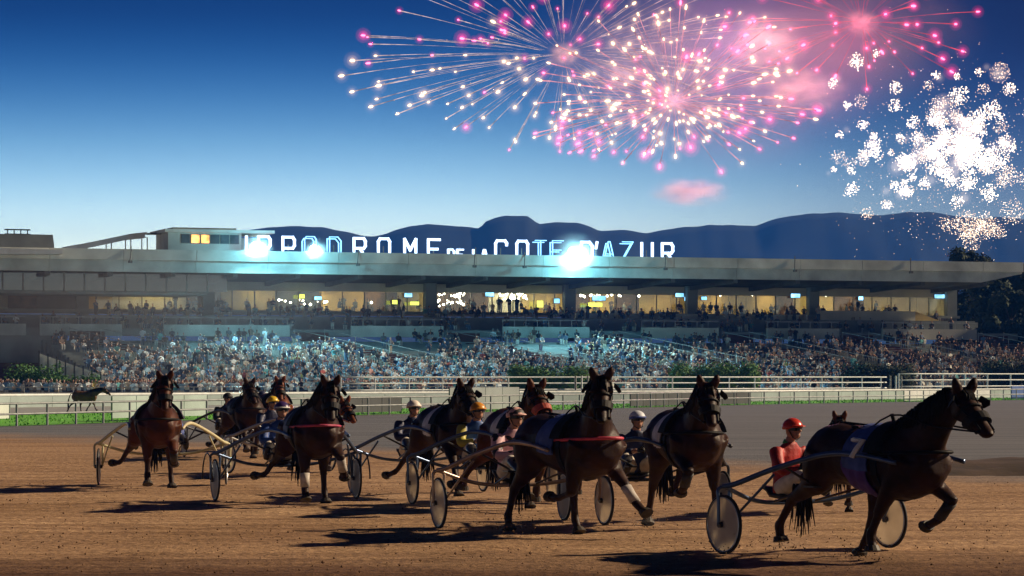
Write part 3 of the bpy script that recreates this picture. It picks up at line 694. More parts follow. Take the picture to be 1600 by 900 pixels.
# foliage
def leaf_mat(name, a, b):
    m = mat(name, b, .75, 0, .9, col2=a, spec=.25, detail=3); return m
M_leafb = leaf_mat('leaf_bright', (.045, .120, .026), (.12, .26, .055)); M_leafd = leaf_mat('leaf_dark', (.010, .024, .010), (.034, .060, .022))
M_bark = mat('bark', (.07, .05, .035), .9, .3, 3, .5)
def leaf_quad(m, p, n, s, rnd):
    n = n.normalized(); a = n.orthogonal().normalized(); a = Matrix.Rotation(rnd.uniform(0, 2*PI), 3, n) @ a; b = n.cross(a)
    m.add([p - a*s, p + b*s*.45, p + a*s, p - b*s*.45], [(0,1,2,3)])
def hedge(px0, px1, py_top, Y, label, mt, n=3600, seed=1):
    rnd = random.Random(seed); a = at(px0, 600, Y); b = at(px1, 600, Y); top = CAMZ + (HOR - py_top) / F * Y; L = (b.x - a.x); cx = (a.x + b.x) / 2; dep = 1.6
    root = empty('hedge', (cx, Y, 0), 0, label, 'hedge', 'clipped bushes below the tiers'); lv = MB(); st = MB()
    lumps = [(rnd.uniform(-.5, .5) * L, rnd.uniform(-.7, .7), rnd.uniform(.25, .74) * top, rnd.uniform(.16, .26) * top + .15) for _ in range(int(14 + L * 7))]
    for x, y, z, r in lumps:
        st.tube([(x, y, 0), (x * .98, y, z * .6), (x + .1, y, z)], [.05, .04, .015], 5)
    for _ in range(n):
        x, y, z, r = rnd.choice(lumps); d = Vector((rnd.gauss(0, 1), rnd.gauss(0, 1), rnd.gauss(0, 1))).normalized()
        p = Vector((x, y, z)) + Vector((d.x * r * 1.25, d.y * r, d.z * r)) * rnd.uniform(.55, 1.05)
        if p.z < .05 or abs(p.x) > L * .56: continue
        leaf_quad(lv, p, d + Vector((rnd.gauss(0,.4), rnd.gauss(0,.4), rnd.gauss(0,.4) + .3)), rnd.uniform(.10, .20), rnd)
    lv.build('leaves', mt, root); st.build('stems', M_bark, root)['kind'] = 'stuff'; return root
hedge(800, 922, 567, 262, 'bright green hedge below the tiers beside the pricked red ears', M_leafb, 9000, 1)
hedge(1052, 1180, 560, 274, 'green hedge below the tiers above the dark trotter with white number plate', M_leafb, 9000, 2)
hedge(1318, 1425, 562, 284, 'dark green bush between blocks of seats above the red helmet', M_leafd, 8000, 3)
hedge(1538, 1660, 556, 293, 'dark green bush at the right edge above the leading horse', M_leafd, 8000, 4)
hedge(12, 92, 563, 262, 'green bush under the sloped pale side wall', M_leafb, 3600, 5)
hedge(60, 150, 582, 261, 'low clipped green hedge behind the spectators at the sloped wall', M_leafb, 2600, 6)
def tree(px, py_top, Y, rad, label, mt, n=5200, seed=1, base_frac=.22, flat=1.0):
    rnd = random.Random(seed); c = at(px, py_top, Y); H = c.z; root = empty('tree', (c.x, Y, 0), 0, label, 'tree', 'dark trees behind the stand')
    t = MB(); t.tube([(0, 0, 0), (.1, 0, H * .3), (.0, .1, H * .62), (.1, 0, H * .85)], [.38, .28, .17, .05], 8)
    cl = []
    for k in range(44):
        a = rnd.uniform(0, 2*PI); zz = rnd.uniform(base_frac, .93); rr = rad * (math.sin(PI * min(1, max(.08, (zz - base_frac) / (1 - base_frac) * .85 + .1))) ** .7) * rnd.uniform(.35, .85)
        e = Vector((math.cos(a) * rr, math.sin(a) * rr, zz * H)); cl.append((e, rnd.uniform(.2, .36) * rad))
        t.tube([(0, 0, zz * H * .75), e * .6 + Vector((0, 0, zz * H * .32)), e], [.11, .07, .02], 5)
    t.build('trunk', M_bark, root, smooth=True); lv = MB()
    for _ in range(n):
        e, r = rnd.choice(cl); d = Vector((rnd.gauss(0,1), rnd.gauss(0,1), rnd.gauss(0,1) * flat)).normalized(); p = e + d * r * rnd.uniform(.3, 1.1)
        leaf_quad(lv, p, d + Vector((rnd.gauss(0,.5), rnd.gauss(0,.5), rnd.gauss(0,.5) + .3)), rnd.uniform(.22, .46), rnd)
    lv.build('crown', mt, root); return root
tree(1518, 376, 352, 4.4, 'dark tree rising above the roof end under the white sparks', M_leafd, 13000, 1, .2)
tree(1552, 432, 338, 4.6, 'dark tree filling the gap beside the glazed end of the stand', M_leafd, 13000, 2, .05)
tree(1600, 408, 346, 5.0, 'tall dark tree at the right edge behind the stand', M_leafd, 13000, 3, .05)
tree(1330, 402, 345, 2.6, 'small treetop peeping over the middle of the roof', M_leafd, 2600, 4, .5)
tree(1660, 440, 325, 5.2, 'dark tree cut by the right edge beyond the stand stairs', M_leafd, 13000, 5, .05)
tree(1580, 452, 334, 4.2, 'broad dark tree between the stand stairs and the right edge', M_leafd, 13000, 8, .02)
tree(1505, 470, 345, 3.6, 'low dark tree behind the end wall of the restaurant', M_leafd, 9000, 6, .05)

# ================================================================== LOFTS AND REMESHING
class Loft:
    """rings (centre, side, up, half width, half height) along a limb or trunk"""
    def __init__(s, st, n=16):
        s.n = n; s.st = st
    def at(s, t):
        x = max(0, min(.9999, t)) * (len(s.st) - 1); i = int(x); f = x - i; a = s.st[i]; b = s.st[i+1]
        return (a[0].lerp(b[0], f), a[1].lerp(b[1], f).normalized(), a[2].lerp(b[2], f).normalized(), a[3] + (b[3]-a[3])*f, a[4] + (b[4]-a[4])*f)
    def pt(s, t, ang, off=0.0):
        c, R, Up, w, h = s.at(t); return c + R * (math.cos(ang) * (w + off)) + Up * (math.sin(ang) * (h + off))
    def mesh(s, m, grow=0.0, t0=None, t1=None):
        st = s.st if t0 is None else [s.at(t0 + (t1 - t0) * k / 12) for k in range(13)]
        n = s.n; vs = []
        for c, R, Up, w, h in st:
            for k in range(n):
                a = 2*PI*k/n; vs.append(c + R * (math.cos(a) * (w + grow)) + Up * (math.sin(a) * (h + grow)))
        fs = [(i*n+k, i*n+(k+1) % n, (i+1)*n+(k+1) % n, (i+1)*n+k) for i in range(len(st)-1) for k in range(n)]
        fs += [tuple(reversed(range(n))), tuple(range((len(st)-1)*n, len(st)*n))]
        m.add(vs, fs)
    def band(s, m, t, wid, off, a0=0.0, a1=2*PI, n=20, thick=.012):
        """a strap of width wid round the loft at t"""
        L = sum((s.st[i+1][0] - s.st[i][0]).length for i in range(len(s.st)-1)); dt = wid / 2 / max(L, 1e-6); full = a1 - a0 > 6.2
        V = []
        for k in range(n + 1):
            a = a0 + (a1 - a0) * k / n
            for tt, o in ((t - dt, off), (t + dt, off), (t + dt, off + thick), (t - dt, off + thick)): V.append(s.pt(tt, a, o))
        fs = [(k*4+j, k*4+(j+1) % 4, (k+1)*4+(j+1) % 4, (k+1)*4+j) for k in range(n) for j in range(4)]
        if not full: fs += [(3,2,1,0), (n*4, n*4+1, n*4+2, n*4+3)]
        m.add(V, fs)
def chain(pts, rad, lat=Vector((0,1,0)), flat=1.0, n=12, sub=3):
    """loft through joints with radii, smoothed"""
    P = [Vector(p) for p in pts]; out = []
    for i in range(len(P) - 1):
        for k in range(sub):
            f = k / sub; out.append((P[i].lerp(P[i+1], f), rad[i] + (rad[i+1] - rad[i]) * (f*f*(3-2*f))))
    out.append((P[-1], rad[-1])); st = []
    for i, (p, r) in enumerate(out):
        d = (out[min(i+1, len(out)-1)][0] - out[max(0, i-1)][0]).normalized(); R = (lat - d * lat.dot(d))
        R = R.normalized() if R.length > 1e-3 else d.orthogonal().normalized(); st.append((p, R, R.cross(d) * -1, r * flat, r))
    return Loft(st, n)
def remesh(m, voxel, smooth=4, name='body', fac=.5):
    me = m.mesh(name); o = bpy.data.objects.new('tmp', me); COL.objects.link(o)
    r = o.modifiers.new('r', 'REMESH'); r.mode = 'VOXEL'; r.voxel_size = voxel; r.adaptivity = 0
    if smooth: s = o.modifiers.new('s', 'SMOOTH'); s.factor = fac; s.iterations = smooth
    dg = bpy.context.evaluated_depsgraph_get(); ev = o.evaluated_get(dg); out = bpy.data.meshes.new_from_object(ev); out.name = name
    bpy.data.objects.remove(o); bpy.data.meshes.remove(me); out.shade_smooth(); return out

# ================================================================== HORSES
def coat_mat(name, a, b, sock=None):
    """bay coat: darker noise patches, black lower legs, a satin sheen"""
    m = bpy.data.materials.new(name); m.use_nodes = True; nt = m.node_tree; N, L = nt.nodes, nt.links; p = N['Principled BSDF']
    p.inputs['Roughness'].default_value = .52; p.inputs['Specular IOR Level'].default_value = .16
    p.inputs['Sheen Weight'].default_value = .0; p.inputs['Sheen Roughness'].default_value = .35; p.inputs['Sheen Tint'].default_value = (1, .5, .3, 1)
    t = N.new('ShaderNodeTexCoord'); nz = N.new('ShaderNodeTexNoise'); nz.inputs['Scale'].default_value = 3.0; nz.inputs['Detail'].default_value = 6; L.new(t.outputs['Object'], nz.inputs['Vector'])
    mx = N.new('ShaderNodeMix'); mx.data_type = 'RGBA'; mp = N.new('ShaderNodeMapRange'); mp.inputs['From Min'].default_value = .35; mp.inputs['From Max'].default_value = .65
    L.new(nz.outputs[0], mp.inputs['Value']); L.new(mp.outputs[0], mx.inputs['Factor']); mx.inputs['A'].default_value = (*a, 1); mx.inputs['B'].default_value = (*b, 1)
    sp = N.new('ShaderNodeSeparateXYZ'); L.new(t.outputs['Object'], sp.inputs[0])
    lg = N.new('ShaderNodeMapRange'); lg.inputs['From Min'].default_value = .42; lg.inputs['From Max'].default_value = .72; L.new(sp.outputs['Z'], lg.inputs['Value'])
    m2 = N.new('ShaderNodeMix'); m2.data_type = 'RGBA'; L.new(lg.outputs[0], m2.inputs['Factor']); m2.inputs['A'].default_value = (.030, .013, .008, 1); L.new(mx.outputs['Result'], m2.inputs['B'])
    L.new(m2.outputs['Result'], p.inputs['Base Color'])
    n2 = N.new('ShaderNodeTexNoise'); n2.inputs['Scale'].default_value = 8; n2.inputs['Detail'].default_value = 4; L.new(t.outputs['Object'], n2.inputs['Vector'])
    bp = N.new('ShaderNodeBump'); bp.inputs['Strength'].default_value = .5; bp.inputs['Distance'].default_value = .03; L.new(n2.outputs[0], bp.inputs['Height']); L.new(bp.outputs[0], p.inputs['Normal'])
    return m
COAT = {'bay': coat_mat('coat_bay', (.028, .009, .005), (.090, .024, .009)), 'dark': coat_mat('coat_dark', (.011, .0055, .004), (.040, .0135, .0075)),
        'chestnut': coat_mat('coat_chestnut', (.065, .018, .007), (.17, .046, .014)), 'brown': coat_mat('coat_brown', (.10, .050, .030), (.17, .088, .050))}
M_hair = mat('horse_hair', (.010, .008, .007), .6, .2, 20, spec=.1); M_leather = mat('harness_black', (.012, .012, .013), .6, .2, 12, spec=.12); M_hoof = mat('hoof', (.05, .04, .03), .6, .3, 15)
M_eye = mat('eye', (.01, .006, .004), .08, 0, 1); M_boot = mat('boot_white', (.55, .50, .45), .7, .2, 8); M_bootd = mat('boot_black', (.02, .02, .022), .6, .2, 8)
def seg(p, a, L): return Vector((p.x + math.sin(RAD(a)) * L, p.y, p.z - math.cos(RAD(a)) * L))
FL, HL = (.10, .44, .30, .12), (.40, .44, .38, .12)
def fore_leg(y, A):
    e = Vector((.47, y, .98)); k = seg(e, A[0], FL[1]); f = seg(k, A[1], FL[2]); h = seg(f, A[2], FL[3]); t = seg(h, A[2] + (8 if A[2] > 0 else -4), .075)
    return [Vector((.62, y * .9, 1.22)), e, e.lerp(k, .55), k, k.lerp(f, .3), k.lerp(f, .75), f, h, t], [.17, .118, .082, .060, .043, .041, .050, .046, .064]
def hind_leg(y, A):
    p = Vector((-.52, y, 1.26)); s = seg(p, A[0], HL[0]); k = seg(s, A[1], HL[1]); f = seg(k, A[2], HL[2]); h = seg(f, A[3], HL[3]); t = seg(h, A[3] + (8 if A[3] > 0 else -4), .075)
    return [p, p.lerp(s, .5), s, s.lerp(k, .5), k, k.lerp(f, .3), f.lerp(k, .2), f, h, t], [.22, .205, .155, .098, .064, .048, .044, .052, .047, .066]
POSES = {  # fore: forearm, cannon, pastern; hind: thigh, gaskin, cannon, pastern (degrees from straight down, forward positive)
 'lead':   dict(RF=(-30, -26, 2), LF=(56, -40, -62), RH=(-22, -60, -34, 6), LH=(50, -10, -18, -30), neck=40, head=46, yaw=-8, nyaw=-6),
 'reach':  dict(RF=(-14, -74, -92), LF=(46, 34, 50), RH=(0, -46, -16, 18), LH=(46, -4, 6, 26), neck=50, head=60, yaw=-26, nyaw=-22, splay=dict(LF=.12, RH=.08)),
 'gather': dict(RF=(58, -44, -60), LF=(-6, -8, 18), RH=(24, -30, -8, 20), LH=(-14, -64, -52, -60), neck=37, head=54, yaw=-6, nyaw=-6, splay=dict(RH=.12, LF=.10)),
 'front':  dict(RF=(10, 4, 28), LF=(62, -34, -60), RH=(-20, -58, -48, -84), LH=(38, -22, -4, 20), neck=40, head=62, yaw=-6, nyaw=4, splay=dict(RH=.36, LF=.16, LH=.05)),
 'front2': dict(RF=(8, 2, 26), LF=(48, -52, -70), RH=(-22, -60, -46, -84), LH=(38, -20, 0, 22), neck=48, head=64, yaw=-2, nyaw=4, splay=dict(RH=.40, LF=.05, LH=.05)),
 'trot':   dict(RF=(40, 22, 40), LF=(-22, -30, -14), RH=(-16, -58, -44, -70), LH=(44, -10, 8, 30), neck=36, head=50, yaw=6, nyaw=-14, splay=dict(RH=.30)),
 'low':    dict(RF=(36, 18, 36), LF=(-20, -34, -20), RH=(-8, -52, -30, -20), LH=(42, -12, 6, 30), neck=24, head=46, yaw=6)}
HCACHE = {}
def horse_parts(pose):
    if pose in HCACHE: return HCACHE[pose]
    P = POSES[pose]; Y = Vector((0,1,0)); Z = Vector((0,0,1)); m = MB()
    T = [(-.90, 1.20, .10, .09), (-.82, 1.23, .22, .19), (-.68, 1.26, .30, .27), (-.50, 1.275, .315, .295), (-.28, 1.26, .30, .285), (-.05, 1.225, .325, .30), (.18, 1.20, .355, .305), (.36, 1.20, .375, .285), (.52, 1.215, .375, .25), (.66, 1.215, .325, .225), (.78, 1.20, .235, .18), (.86, 1.20, .12, .10)]
    torso = Loft([(Vector((x, 0, z - .045)), Y, Z, w * 1.08, h * 1.17) for x, z, h, w in T], 20); torso.mesh(m)
    na = RAD(P['neck']); b0 = Vector((.56, 0, 1.33)); ny = RAD(P.get('nyaw', 0)); Rn = Matrix.Rotation(ny, 3, 'Z'); nd = Rn @ Vector((math.cos(na), 0, math.sin(na))); poll = b0 + nd * .90; yaw = RAD(P['yaw'])
    st = []
    for t, w, h, bow in [(-.12, .20, .34, 0), (.1, .165, .30, .01), (.3, .13, .245, .03), (.5, .108, .20, .045), (.7, .095, .165, .04), (.88, .088, .14, .02), (1.0, .082, .125, 0)]:
        up = Rn @ Vector((-math.sin(na), 0, math.cos(na))); c = b0 + nd * (.90 * t) + up * bow; st.append((c, Matrix.Rotation(ny + (yaw - ny) * max(0, t - .4), 3, 'Z') @ Y, up, w * 1.12, h * 1.10))
    neck = Loft(st, 16); neck.mesh(m)
    ha = RAD(P['head']); Rz = Matrix.Rotation(yaw, 3, 'Z'); hd = Rz @ Vector((math.cos(ha), 0, -math.sin(ha))); hu = Rz @ Vector((math.sin(ha), 0, math.cos(ha))); hr = Rz @ Y
    H = [(-.06, .065, .085), (.0, .09, .115), (.08, .104, .145), (.17, .106, .155), (.26, .092, .135), (.36, .070, .100), (.46, .058, .078), (.54, .059, .075), (.60, .054, .064), (.635, .034, .040)]
    head = Loft([(poll + hd * s - hu * ((h - .115) * .75), hr, hu, w, h) for s, w, h in H], 16); head.mesh(m)
    for s in (-1, 1):   # ears, brow ridges, jowls, shoulder and haunch muscle
        er = poll + hr * (s * .062) + hu * .10 - hd * .01; tip = er + hu * .085 - hd * .075 + hr * (s * .04) + Z * .04
        m.tube([er - hu * .06, er, er.lerp(tip, .45), er.lerp(tip, .85), tip], [.04, .046, .050, .030, .012], 8)
        m.ball(poll + hd * .16 + hr * (s * .082) + hu * .055, (.045, .045, .038), 1); m.ball(poll + hd * .17 - hu * .085 + hr * (s * .05), (.085, .055, .085), 2)
        m.ball((.52, s * .155, 1.16), (.20, .115, .27), 2); m.ball((-.58, s * .165, 1.20), (.24, .15, .27), 2); m.ball((.74, s * .10, 1.14), (.12, .11, .17), 2)
    legs = {}
    for key, s in (('RF', -1), ('LF', 1)):
        pts, rad = fore_leg(s * .165, P[key]); pts = [Vector((q.x, q.y + s * P.get('splay', {}).get(key, 0) * i / (len(pts) - 1), q.z)) for i, q in enumerate(pts)]; legs[key] = (pts, rad); chain(pts, rad).mesh(m)
    for key, s in (('RH', -1), ('LH', 1)):
        pts, rad = hind_leg(s * .175, P[key]); pts = [Vector((q.x, q.y + s * P.get('splay', {}).get(key, 0) * i / (len(pts) - 1), q.z)) for i, q in enumerate(pts)]; legs[key] = (pts, rad); chain(pts, rad, flat=.85).mesh(m)
    low = min(p.z for pts, r in legs.values() for p in pts[-1:]) - .012
    body = remesh(m, .021, 3, 'body')
    out = {'low': low, 'body': body, 'torso': torso, 'neck': neck, 'head': head, 'legs': legs, 'poll': poll, 'hd': hd, 'hu': hu, 'hr': hr}
    # hooves
    out['hoof'] = []
    for key, (pts, rad) in legs.items():
        a, b = pts[-2], pts[-1]; d = (b - a).normalized(); h = MB(); h.tube([a.lerp(b, .25), b + d * .008], [.060, .076], 12); out['hoof'].append((key, h.mesh('hoof')))
    def boot(key, i0, i1, r0, r1, t0=.12, t1=.9):
        pts, _ = legs[key]; a, b = pts[i0], pts[i1]; q = MB(); q.tube([a.lerp(b, t0), a.lerp(b, .5), a.lerp(b, t1)], [r0, (r0 + r1) / 2 - .004, r1], 12); q.smooth = True; return q.mesh('leg_boot')
    out['boot'] = {k: boot(k, 3, 6, .060, .058) for k in ('RF', 'LF')}; out['boot'].update({k: boot(k, 4, 7, .068, .060, .15) for k in ('RH', 'LH')})
    # mane, forelock, tail as tapering locks
    rnd = random.Random(4); mn = MB()
    for k in range(170):
        t = rnd.uniform(.12, .99); c, R, Up, w, h = neck.at(t); s = -1 if rnd.random() < .75 else 1
        p = c + Up * (h - .005) + R * rnd.uniform(-.02, .02); L = rnd.uniform(.14, .26)
        q1 = p + Up * .03 + R * (s * .06) - nd * .03; q2 = c + Up * (h - L * .6) + R * (s * (w * .75 + .045)) - nd * (.05 + rnd.uniform(0, .08)); q3 = q2 - Z * (L * .5) - nd * rnd.uniform(.02, .12)
        mn.tube([p, q1, q2, q3], [.010, .011, .009, .003], 4)
    for k in range(14):
        p = poll + hu * .12 + hr * rnd.uniform(-.04, .04); mn.tube([p - hd * .02, p + hd * .08 + hu * .015, p + hd * rnd.uniform(.16, .24) - hu * .03 + hr * rnd.uniform(-.03, .03)], [.012, .013, .003], 4)
    mn.smooth = True; out['mane'] = mn.mesh('mane')
    tl = MB(); d0 = Vector((-.88, 0, 1.36))
    for k in range(46):
        a = rnd.uniform(-.05, .05); b = rnd.uniform(-.09, .09); L = rnd.uniform(.55, .95)
        tl.tube([d0 + Vector((.05, a * .3, .03)), d0 + Vector((-.10, a * .6, .0)), d0 + Vector((-.20, a, -.22)), d0 + Vector((-.25 - abs(a), b, -.2 - L * .55)), d0 + Vector((-.22 - rnd.uniform(0, .12), b * 1.4, -.22 - L))], [.022, .024, .02, .014, .004], 4)
    tl.smooth = True; out['tail'] = tl.mesh('tail')
    out['eye'] = []; out['blinker'] = []
    for s in (-1, 1): ey = MB(); ey.ball(poll + hd * .165 + hr * (s * .098) + hu * .045, .022, 2); ey.smooth = True; out['eye'].append(ey.mesh('eye'))
    # tack
    br = MB(); head.band(br, .14, .026, .006); head.band(br, .62, .03, .006); head.band(br, .40, .02, .005, -.3, PI + .3)
    for s in (-1, 1):
        V = [head.pt(t, PI/2 - s * 1.15, .012) for t in (.16, .3, .45, .62, .8)]; br.tube(V, .011, 5)
        br.tube([head.pt(.8, PI/2 - s * 1.5, .01) + hr * 0, head.pt(.78, -PI/2 + s * 1.3, .02)], .02, 6)
    out['bridle'] = br.mesh('bridle')
    for s in (-1, 1):
        bk = MB(); c = poll + hd * .10 + hr * (s * .125) + hu * .05
        bk.add([c - hd*.03 - hu*.06, c + hd*.05 - hu*.07 + hr*s*.045, c + hd*.07 + hr*s*.06, c + hd*.05 + hu*.06 + hr*s*.045, c - hd*.03 + hu*.05] + [q + hr*s*.012 for q in (c - hd*.03 - hu*.06, c + hd*.05 - hu*.07 + hr*s*.045, c + hd*.07 + hr*s*.06, c + hd*.05 + hu*.06 + hr*s*.045, c - hd*.03 + hu*.05)],
               [(0,1,2,3,4), (9,8,7,6,5), (0,5,6,1), (1,6,7,2), (2,7,8,3), (3,8,9,4), (4,9,5,0)])
        out['blinker'].append(bk.mesh('blinker'))
    nb = MB(); head.band(nb, .585, .075, .012, thick=.03); out['noseband'] = nb.mesh('noseband')
    sd = MB(); torso.band(sd, .63, .16, .008, .25, PI - .25, thick=.05); torso.band(sd, .63, .06, .004)
    for s in (-1, 1): sd.tube([torso.pt(.63, PI/2 - s*.25, .05), torso.pt(.63, PI/2 - s*.25, .14)], .018, 6)
    torso.band(sd, .60, .03, .01, .6, PI - .6)
    for k in range(9):   # back strap, buckles and folded lines
        a = PI/2 + random.Random(k).uniform(-.5, .5); p = torso.pt(.40 + .03 * k, a, .012); sd.ball(p, (.05, .035, .022), 1)
    sd.tube([torso.pt(t, PI/2, .012) for t in (.12, .25, .4, .55, .63, .72)], .014, 5); out['saddle'] = sd.mesh('harness_saddle')
    bc = MB(); pts = []
    for k in range(25):
        a = -PI * .62 + PI * 1.24 * k / 24; x = .86 * math.cos(a) + .06; pts.append(Vector((.06 + .86 * math.cos(a) if math.cos(a) > 0 else .06 + .5 * math.cos(a), .305 * math.sin(a), 1.24 + .05 * math.cos(a))))
    for i, p in enumerate(pts):   # push outside the chest
        if p.x > .1: 
            t = None
    bc.tube([Vector((p.x + .03, p.y * 1.02, p.z)) for p in pts], .022, 6); bc.smooth = True; out['collar'] = bc.mesh('breast_collar')
    # number cloth and its plate, both hang over the saddle on the near side
    def drape(t0, t1, a0, a1, off, name):
        q = MB(); n, k = 10, 10; V = []
        for o in (off, off + .012):
            for i in range(n + 1):
                for j in range(k + 1): V.append(torso.pt(t0 + (t1 - t0) * i / n, a0 + (a1 - a0) * j / k, o + .006 * math.sin(i * 1.7 + j)))
        w = k + 1; f = [(i*w+j, i*w+j+1, (i+1)*w+j+1, (i+1)*w+j) for i in range(n) for j in range(k)]; g = [tuple(reversed([x + (n+1)*w for x in a])) for a in f]
        q.add(V, f + g); q.smooth = True; return q.mesh(name)
    out['cloth'] = drape(.45, .60, PI/2 - .35, PI + .22, .02, 'number_cloth'); out['clothl'] = drape(.45, .60, -.2, PI/2 + .35, .022, 'number_cloth'); out['plate'] = None
    out['under'] = drape(.44, .58, PI + .02, PI + 1.25, .012, 'flank_cloth')
    HCACHE[pose] = out; return out
def horse(loc, heading, pose, coat, label, scale=(1.24, 1.30, .97), collar=None, cloth=None, digit=None, flank=None, boots=(), nose=None, name='race_horse', group='trotting horses'):
    """heading: degrees to the right of straight towards the camera"""
    H = horse_parts(pose); root = empty(name, (loc[0], loc[1], 0), RAD(heading - 90), label, 'horse', group); root.scale = scale
    dz = Vector((0, 0, -H['low']))
    def put(nm, me, mt): o = link(nm, me, mt, root, loc=dz); return o
    put('body', H['body'], COAT[coat]); put('mane', H['mane'], M_hair); put('tail', H['tail'], M_hair); [put('eye', x, M_eye) for x in H['eye']]
    for key, me in H['hoof']: put('hoof', me, M_hoof)
    for key, mt in boots: put('leg_boot', H['boot'][key], mt)
    b = put('bridle', H['bridle'], M_leather); [put('blinker', x, M_leather) for x in H['blinker']]
    put('noseband', H['noseband'], nose or M_leather)
    if collar is not False:
        put('harness_saddle', H['saddle'], M_leather); put('breast_collar', H['collar'], collar or M_leather)
    if cloth:
        c = put('number_cloth', H['cloth'], cloth); put('number_cloth', H['clothl'], cloth)
        if digit:
            T = H['torso']; q = MB(); S = {'7': [[(-.35, .9), (.4, .9), (-.05, -.9)]], '1': [[(-.2, .6), (.1, .9), (.1, -.9)]], '3': [[(-.35,.9),(.4,.9),(0,.15),(.4,-.2),(.3,-.8),(-.3,-.9)]], '4': [[(.25,-.9),(.25,.9),(-.45,-.3),(.5,-.3)]], '9': [[(.3,-.9),(.4,.4),(.3,.9),(-.3,.9),(-.35,.2),(.35,.1)]]}[digit]
            for pl in S: q.tube([T.pt(.525 + x * .085, PI * .89 - z * .26, .048) for x, z in [((pl[i][0]*(1-f)+pl[i+1][0]*f), (pl[i][1]*(1-f)+pl[i+1][1]*f)) for i in range(len(pl)-1) for f in (0, .5)] + [pl[-1]]], .027, 6)
            link('number', q.mesh('number'), mat('number_white', (.80, .80, .78), .6, .05, 5), c)
    if flank: put('flank_cloth', H['under'], flank)
    root['bit'] = 1; return root, H, dz

# ================================================================== SULKIES
M_tyre = mat('tyre', (.02, .02, .022), .7, .2, 10); M_disc = mat('wheel_disc', (.50, .47, .44), .5, .12, 3, col2=(.36, .33, .30)); M_disc2 = mat('wheel_disc_cream', (.58, .50, .34), .5, .12, 3)
M_disc3 = mat('wheel_disc_grey', (.22, .23, .25), .45, .12, 3)
M_tube_b = mat('shaft_blue', (.10, .15, .26), .30, .15, 4, metal=.55); M_tube_g = mat('shaft_silver', (.46, .47, .49), .28, .15, 4, metal=.8); M_tube_br = mat('shaft_bronze', (.40, .29, .23), .32, .15, 4, metal=.5)
M_tube_k = mat('shaft_black', (.035, .037, .045), .3, .2, 4, metal=.3); M_tube_y = mat('shaft_cream', (.62, .58, .36), .4, .1, 4)
M_seat = mat('seat_black', (.02, .02, .02), .5, .2, 8)
def disc_mat(name, c1, c2):
    m = mat(name, c1, .5, .12, 3, col2=c2); nt = m.node_tree; p = nt.nodes['Principled BSDF']; t = nt.nodes.new('ShaderNodeBsdfTranslucent'); x = nt.nodes.new('ShaderNodeMixShader'); x.inputs[0].default_value = .45
    nt.links.new(p.inputs['Base Color'].links[0].from_socket, t.inputs['Color']); nt.links.new(p.outputs[0], x.inputs[1]); nt.links.new(t.outputs[0], x.inputs[2]); nt.links.new(x.outputs[0], nt.nodes['Material Output'].inputs['Surface']); return m
M_disc = disc_mat('wheel_cover_pale', (.78, .70, .58), (.62, .54, .44))
AX, HW, WR = -1.78, 1.20, .345          # axle position behind the horse, half track, wheel radius
SULK = {}
